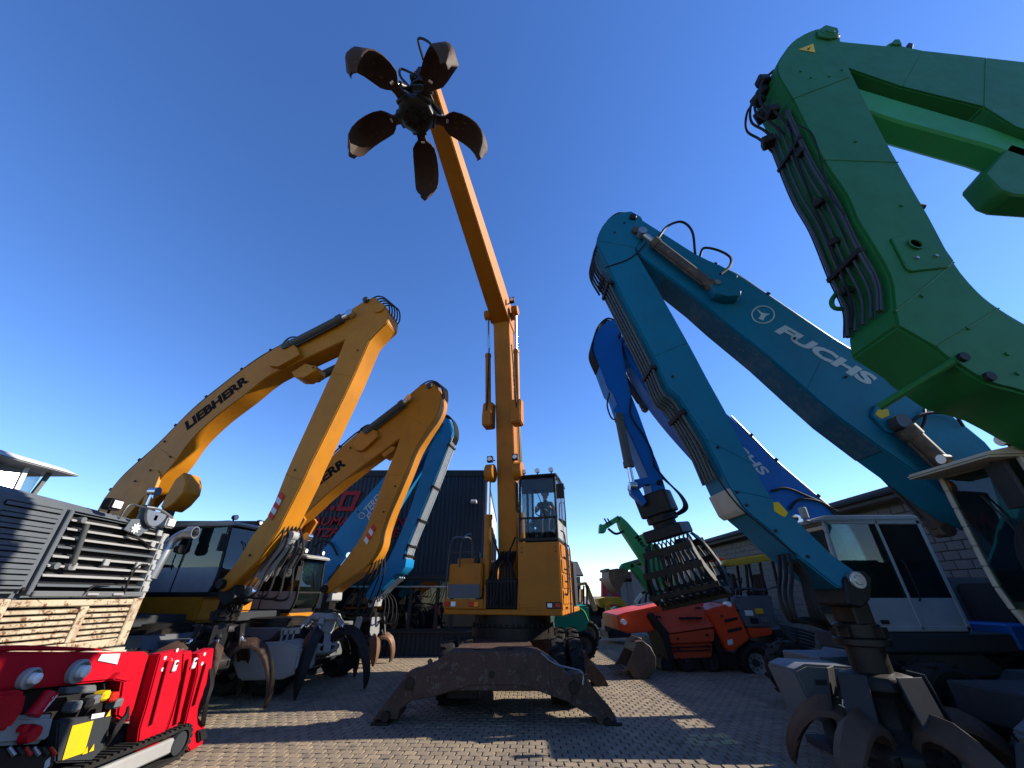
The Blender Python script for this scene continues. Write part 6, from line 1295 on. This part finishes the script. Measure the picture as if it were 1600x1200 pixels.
for u0, u1, v in ((1050, 1112, 1012), (1050, 1112, 1018)): M().tube([pp_(u0, v) + V((0, .04, 0)), pp_(u1, v - 2) + V((0, .04, 0))], .018, 6).build('side_rail', 'black_steel', Pv)
for u, v in ((1058, 998), (1104, 992), (1060, 1014), (1108, 1010), (1030, 964), (1092, 950), (1152, 954), (1126, 962)):
    M().cyl(pp_(u, v) + V((0, -.08, 0)), pp_(u, v) + V((0, .2, 0)), .03, n=8).build('panel_latch', 'black_steel', Pv)
for u, v, mt in ((1170, 958, 'decal_white'), (1186, 955, 'decal_yellow'), (1196, 968, 'mid_grey'), (1178, 970, 'black_steel')):
    c = pp_(u, v); M().box(c.x - .12, c.x + .12, c.y - .03, c.y, c.z - .07, c.z + .07).build('control_panel', mt, Pv, .01)
for u in (1064, 1076, 1088): M().box(pp_(u, 966).x, pp_(u, 966).x + .16, 13.28, 13.6, pp_(u, 966).z - .03, pp_(u, 966).z + .03).build('hood_vent', 'black_steel', Pv)
for u, v in ((975, 972), (1138, 944)): M().cyl(pp_(u, v) + V((0, -.06, 0)), pp_(u, v) + V((0, .2, 0)), .07, n=14).build('lamp', 'lamp_lens', Pv)
# screed gear on the right
sc_ = vp([(1212, 985), (1250, 980), (1262, 1040), (1222, 1042)], 1.4, 'anthracite', 'screed', .1, .03)
for k in range(5): M().tube([pp_(1212 + k * 3, 975 + k * 4) + V((0, -.1, 0)), pp_(1240, 982 + k * 5) + V((0, -.2, 0)), pp_(1268, 990 + k * 5) + V((0, -.1, 0))], .035, 6).build('screed_rod', 'pipe_dark', sc_)
# excavator bucket lying on the ground in front of the paver
pk = PY(12.4); bo = gp(1005, 1062); bo.z = 0
Bk = thing('excavator_bucket', 'worn toothed excavator bucket lying before the red paver', 'bucket', bo)
prof = [(983, 1048), (972, 1051), (980, 1040), (990, 1018), (995, 1003), (1004, 1001), (1016, 1010), (1025, 1027), (1025, 1045), (1017, 1058), (1004, 1062), (990, 1060)]
m = M(); pts = [pk(u, v) for u, v in prof]; m.prism(pts, (0, .05, 0)); m.build('side_plate', 'bucket_steel', Bk, .01)
M().prism([p + V((0, 1.0, 0)) for p in pts], (0, .05, 0)).build('side_plate', 'bucket_steel', Bk, .01)
wr = pts[3:] + pts[:1]; m = M()
secs = []
for i, p in enumerate(wr):
    q = (p - sum(pts, V()) / len(pts)).normalized() * .04; secs.append([p + V((0, .05, 0)), p + V((0, 1.0, 0)), p - q + V((0, 1.0, 0)), p - q + V((0, .05, 0))])
m.loft(secs).build('shell', 'bucket_steel', Bk)
for k in range(4): y = .08 + k * .28; b0 = pts[1]; M().hexa([b0 + V((-.02, y, -.02)), b0 + V((.18, y, -.05)), b0 + V((.18, y + .12, -.05)), b0 + V((-.02, y + .12, -.02)), b0 + V((-.24, y + .03, .03)), b0 + V((.14, y, .06)), b0 + V((.14, y + .12, .06)), b0 + V((-.24, y + .09, .03))]).build('tooth', 'bucket_steel', Bk, .01)
M().prism([pk(u, v) + V((0, .3, 0)) for u, v in ((992, 1004), (998, 996), (1008, 999), (1008, 1006))], (0, .5, 0)).build('hitch_ear', 'bucket_steel', Bk, .01)

# ---- green telehandlers
pt_ = PY(19.5)
Ta = thing('telehandler', 'light green telehandler boom raised with fork carriage behind the sorting grab', 'telehandler', (9.5, 20.5, 0), 'green telehandlers')
def tv(uv, d, mat, name, T_, pl, off=0, bev=.02): return vp(uv, d, mat, name, off, bev, T_, pl)
tv([(964, 808), (970, 806), (980, 815), (1026, 868), (1120, 975), (1104, 985), (1010, 886), (970, 826)], .45, 'bright_green', 'boom', Ta, pt_)
tv([(976, 826), (984, 818), (1000, 836), (1012, 830), (1040, 866), (1032, 872)], .3, 'bright_green', 'boom_section', Ta, pt_, .5)
tv([(937, 832), (938, 818), (942, 820), (966, 805), (970, 812), (948, 826), (946, 832)], .4, 'bright_green', 'fork_carriage', Ta, pt_)
for u in (944, 949): M().bar(pt_(u, 810), pt_(u + 6, 820), .06, .06).build('fork_tine', 'black_steel', Ta)
M().tube([pt_(950, 826), pt_(962, 834), pt_(975, 830)], .06, 6).build('tilt_ram', 'black_steel', Ta)
beam_text('Merlo', Ta, pt_, (994, 838), (1016, 864), .24, 'decal_black', 0, .02, .01)
a = pt_(1050, 960); M().box(a.x - .5, a.x + 4.2, 19.9, 21.9, .6, 1.5).build('chassis', 'bright_green', Ta, .1, 2)
M().box(a.x + .8, a.x + 2.2, 18.9, 19.85, .9, 2.4).build('cab_body', 'anthracite', Ta, .15, 2)
for x in (a.x + .1, a.x + 3.4):
    for y in (19.8, 21.9): wheel(Ta, (x, y, .6), (0, -1 if y < 21 else 1, 0), .6, .45)
pt2 = PY(22.5)
Tb = thing('telehandler', 'darker green telehandler holding a raised brown bucket', 'telehandler', (8.6, 23, 0), 'green telehandlers')
tv([(984, 884), (988, 878), (996, 882), (1028, 922), (1062, 960), (1054, 968), (1018, 930), (990, 892)], .5, 'bright_green', 'boom', Tb, pt2)
tv([(970, 886), (974, 880), (988, 878), (992, 886), (980, 892), (974, 892)], .5, 'bright_green', 'boom_head', Tb, pt2)
tv([(948, 891), (960, 889), (977, 890), (979, 896), (970, 912), (963, 926), (958, 922), (951, 912), (948, 902)], 1.8, 'bucket_steel', 'bucket', Tb, pt2, -.5)
for k in range(4): M().box(-.1, .1, -.08, .08, -.06, .06, Fr(pt2(947, 891) + V((0, -.3 + k * .45, 0)))).build('bucket_tooth', 'bucket_steel', Tb)
a = pt2(1030, 960); M().box(a.x - .8, a.x + 3.2, 22.6, 24.6, .6, 1.5).build('chassis', 'bright_green', Tb, .1, 2)
cg_ = M(); cpt = [pt2(1004, 944), pt2(1006, 928), pt2(1014, 924), pt2(1036, 924), pt2(1042, 932), pt2(1042, 946)]
for o_ in (-.4, .6): cg_.tube([p + V((0, o_, 0)) for p in cpt], .06, 6, False)
cg_.bar(cpt[2] + V((0, -.4, 0)), cpt[2] + V((0, .6, 0)), .08, .08).bar(cpt[3] + V((0, -.4, 0)), cpt[3] + V((0, .6, 0)), .08, .08).build('cab_frame', 'black_steel', Tb)
for x in (a.x - .2, a.x + 2.4): wheel(Tb, (x, 22.5, .6), (0, -1, 0), .6, .45)
tv([(985, 940), (996, 926), (1000, 930), (990, 944)], .1, 'white_paint', 'side_strut', Tb, pt2, -.6)
# ---- yellow and beige machines down the lane
py_ = PY(20.5)
Ye = thing('excavator', 'small faded yellow excavator down the lane beside the telehandlers', 'excavator', (4.6, 21, 0))
tv([(934, 936), (946, 933), (968, 933), (976, 940), (981, 952), (966, 945), (952, 944), (944, 950), (938, 946)], .9, 'yellow_machine', 'hood', Ye, py_)
tv([(944, 944), (950, 944), (958, 962), (954, 968), (948, 958)], .35, 'yellow_machine', 'arm', Ye, py_, -.2)
tv([(942, 968), (950, 964), (955, 976), (950, 988), (943, 984)], .7, 'bucket_steel', 'bucket', Ye, py_, -.3)
tv([(956, 956), (970, 948), (984, 955), (984, 980), (960, 984)], 1.2, 'bright_green', 'body', Ye, py_, .1)
tv([(950, 984), (986, 980), (988, 996), (952, 998)], 1.6, 'anthracite', 'track', Ye, py_, .1)
Be = thing('backhoe', 'beige backhoe loader with open cab frame behind the central machine', 'backhoe', (2.6, 20, 0))
pq = PY(18.8)
tv([(902, 911), (916, 909), (919, 913), (903, 916)], 1.4, 'beige_machine', 'cab_roof', Be, pq)
for u in (904, 912, 917): M().bar(pq(u, 915), pq(u, 948), .07, .07).build('cab_post', 'black_steel', Be)
tv([(916, 910), (921, 914), (928, 932), (936, 954), (930, 956), (922, 936)], .35, 'beige_machine', 'arm', Be, pq, .2)
tv([(911, 920), (915, 920), (916, 940), (911, 942)], .4, 'amber', 'seat', Be, pq, .6)
tv([(902, 945), (926, 945), (926, 985), (902, 988)], 1.5, 'anthracite', 'body', Be, pq, .4)
wheel(Be, V((pq(918, 980).x, 18.9, .5)), (0, -1, 0), .5, .4)
Th = thing('tipper_skip', 'teal green tipping skip behind the central machine', 'skip', (2.2, 16.2, 0))
pz = PY(15.6)
tv([(868, 948), (920, 946), (921, 968), (914, 990), (900, 1000), (875, 998), (866, 975)], 1.6, 'teal_green', 'skip', Th, pz, 0, .06)
M().tube([pz(900, 948) - V((0, .02, 0)), pz(912, 955) - V((0, .02, 0)), pz(919, 970) - V((0, .02, 0))], .03, 6).build('rim', 'bright_green', Th)
tv([(872, 996), (920, 990), (922, 1006), (872, 1010)], 1.4, 'anthracite', 'chassis', Th, pz, .1, .03)
for u in (880, 912): wheel(Th, V((pz(u, 1000).x, 15.7, .42)), (0, -1, 0), .42, .36)
Rb = thing('crane_jib', 'red folded jib sticking up beyond the yellow excavator', 'crane jib', (7, 30, 0))
pj = PY(30)
tv([(941, 936), (941, 906), (944, 904), (948, 913), (958, 922), (972, 934), (966, 936), (950, 922), (947, 936)], .5, 'boom_red', 'jib', Rb, pj)
tv([(938, 938), (972, 938), (972, 960), (938, 960)], 1.5, 'boom_red', 'crane_body', Rb, pj)
M().box(pj(940, 950).x, pj(972, 950).x, 30.2, 31.6, .3, 1.4).build('truck_body', 'anthracite', Rb, .1)
Ct = thing('parked_car', 'dark car parked at the far end of the lane', 'car', (2.9, 25.5, 0))
ccx = PY(25)(931, 970).x
bd = [(-.82, .35), (-.86, .6), (-.80, .85), (-.62, 1.38), (-.5, 1.44), (.5, 1.44), (.62, 1.38), (.80, .85), (.86, .6), (.82, .35)]
M().prism([V((ccx + x, 25, z)) for x, z in bd], (0, 3.9, 0)).build('body', 'anthracite', Ct, .08, 2)
M().prism([V((ccx + x, 24.98, z)) for x, z in ((-.70, .92), (-.56, 1.34), (.56, 1.34), (.70, .92))], (0, .03, 0)).build('windscreen', 'dark_glass', Ct)
for s_ in (-1, 1):
    M().box(ccx + s_ * .62 - .14, ccx + s_ * .62 + .14, 24.97, 25.0, .62, .76).build('headlamp', 'lamp_lens', Ct, .02)
    wheel(Ct, (ccx + s_ * .74, 25.7, .31), (s_, 0, 0), .31, .22, lugs=False)
M().box(ccx - .5, ccx + .5, 24.97, 25.0, .42, .56).build('grille', 'black_plastic', Ct)
# stacked crates / pallets of blocks by the lane

for o in bpy.data.objects:
    if '_o' in o: del o['_o']
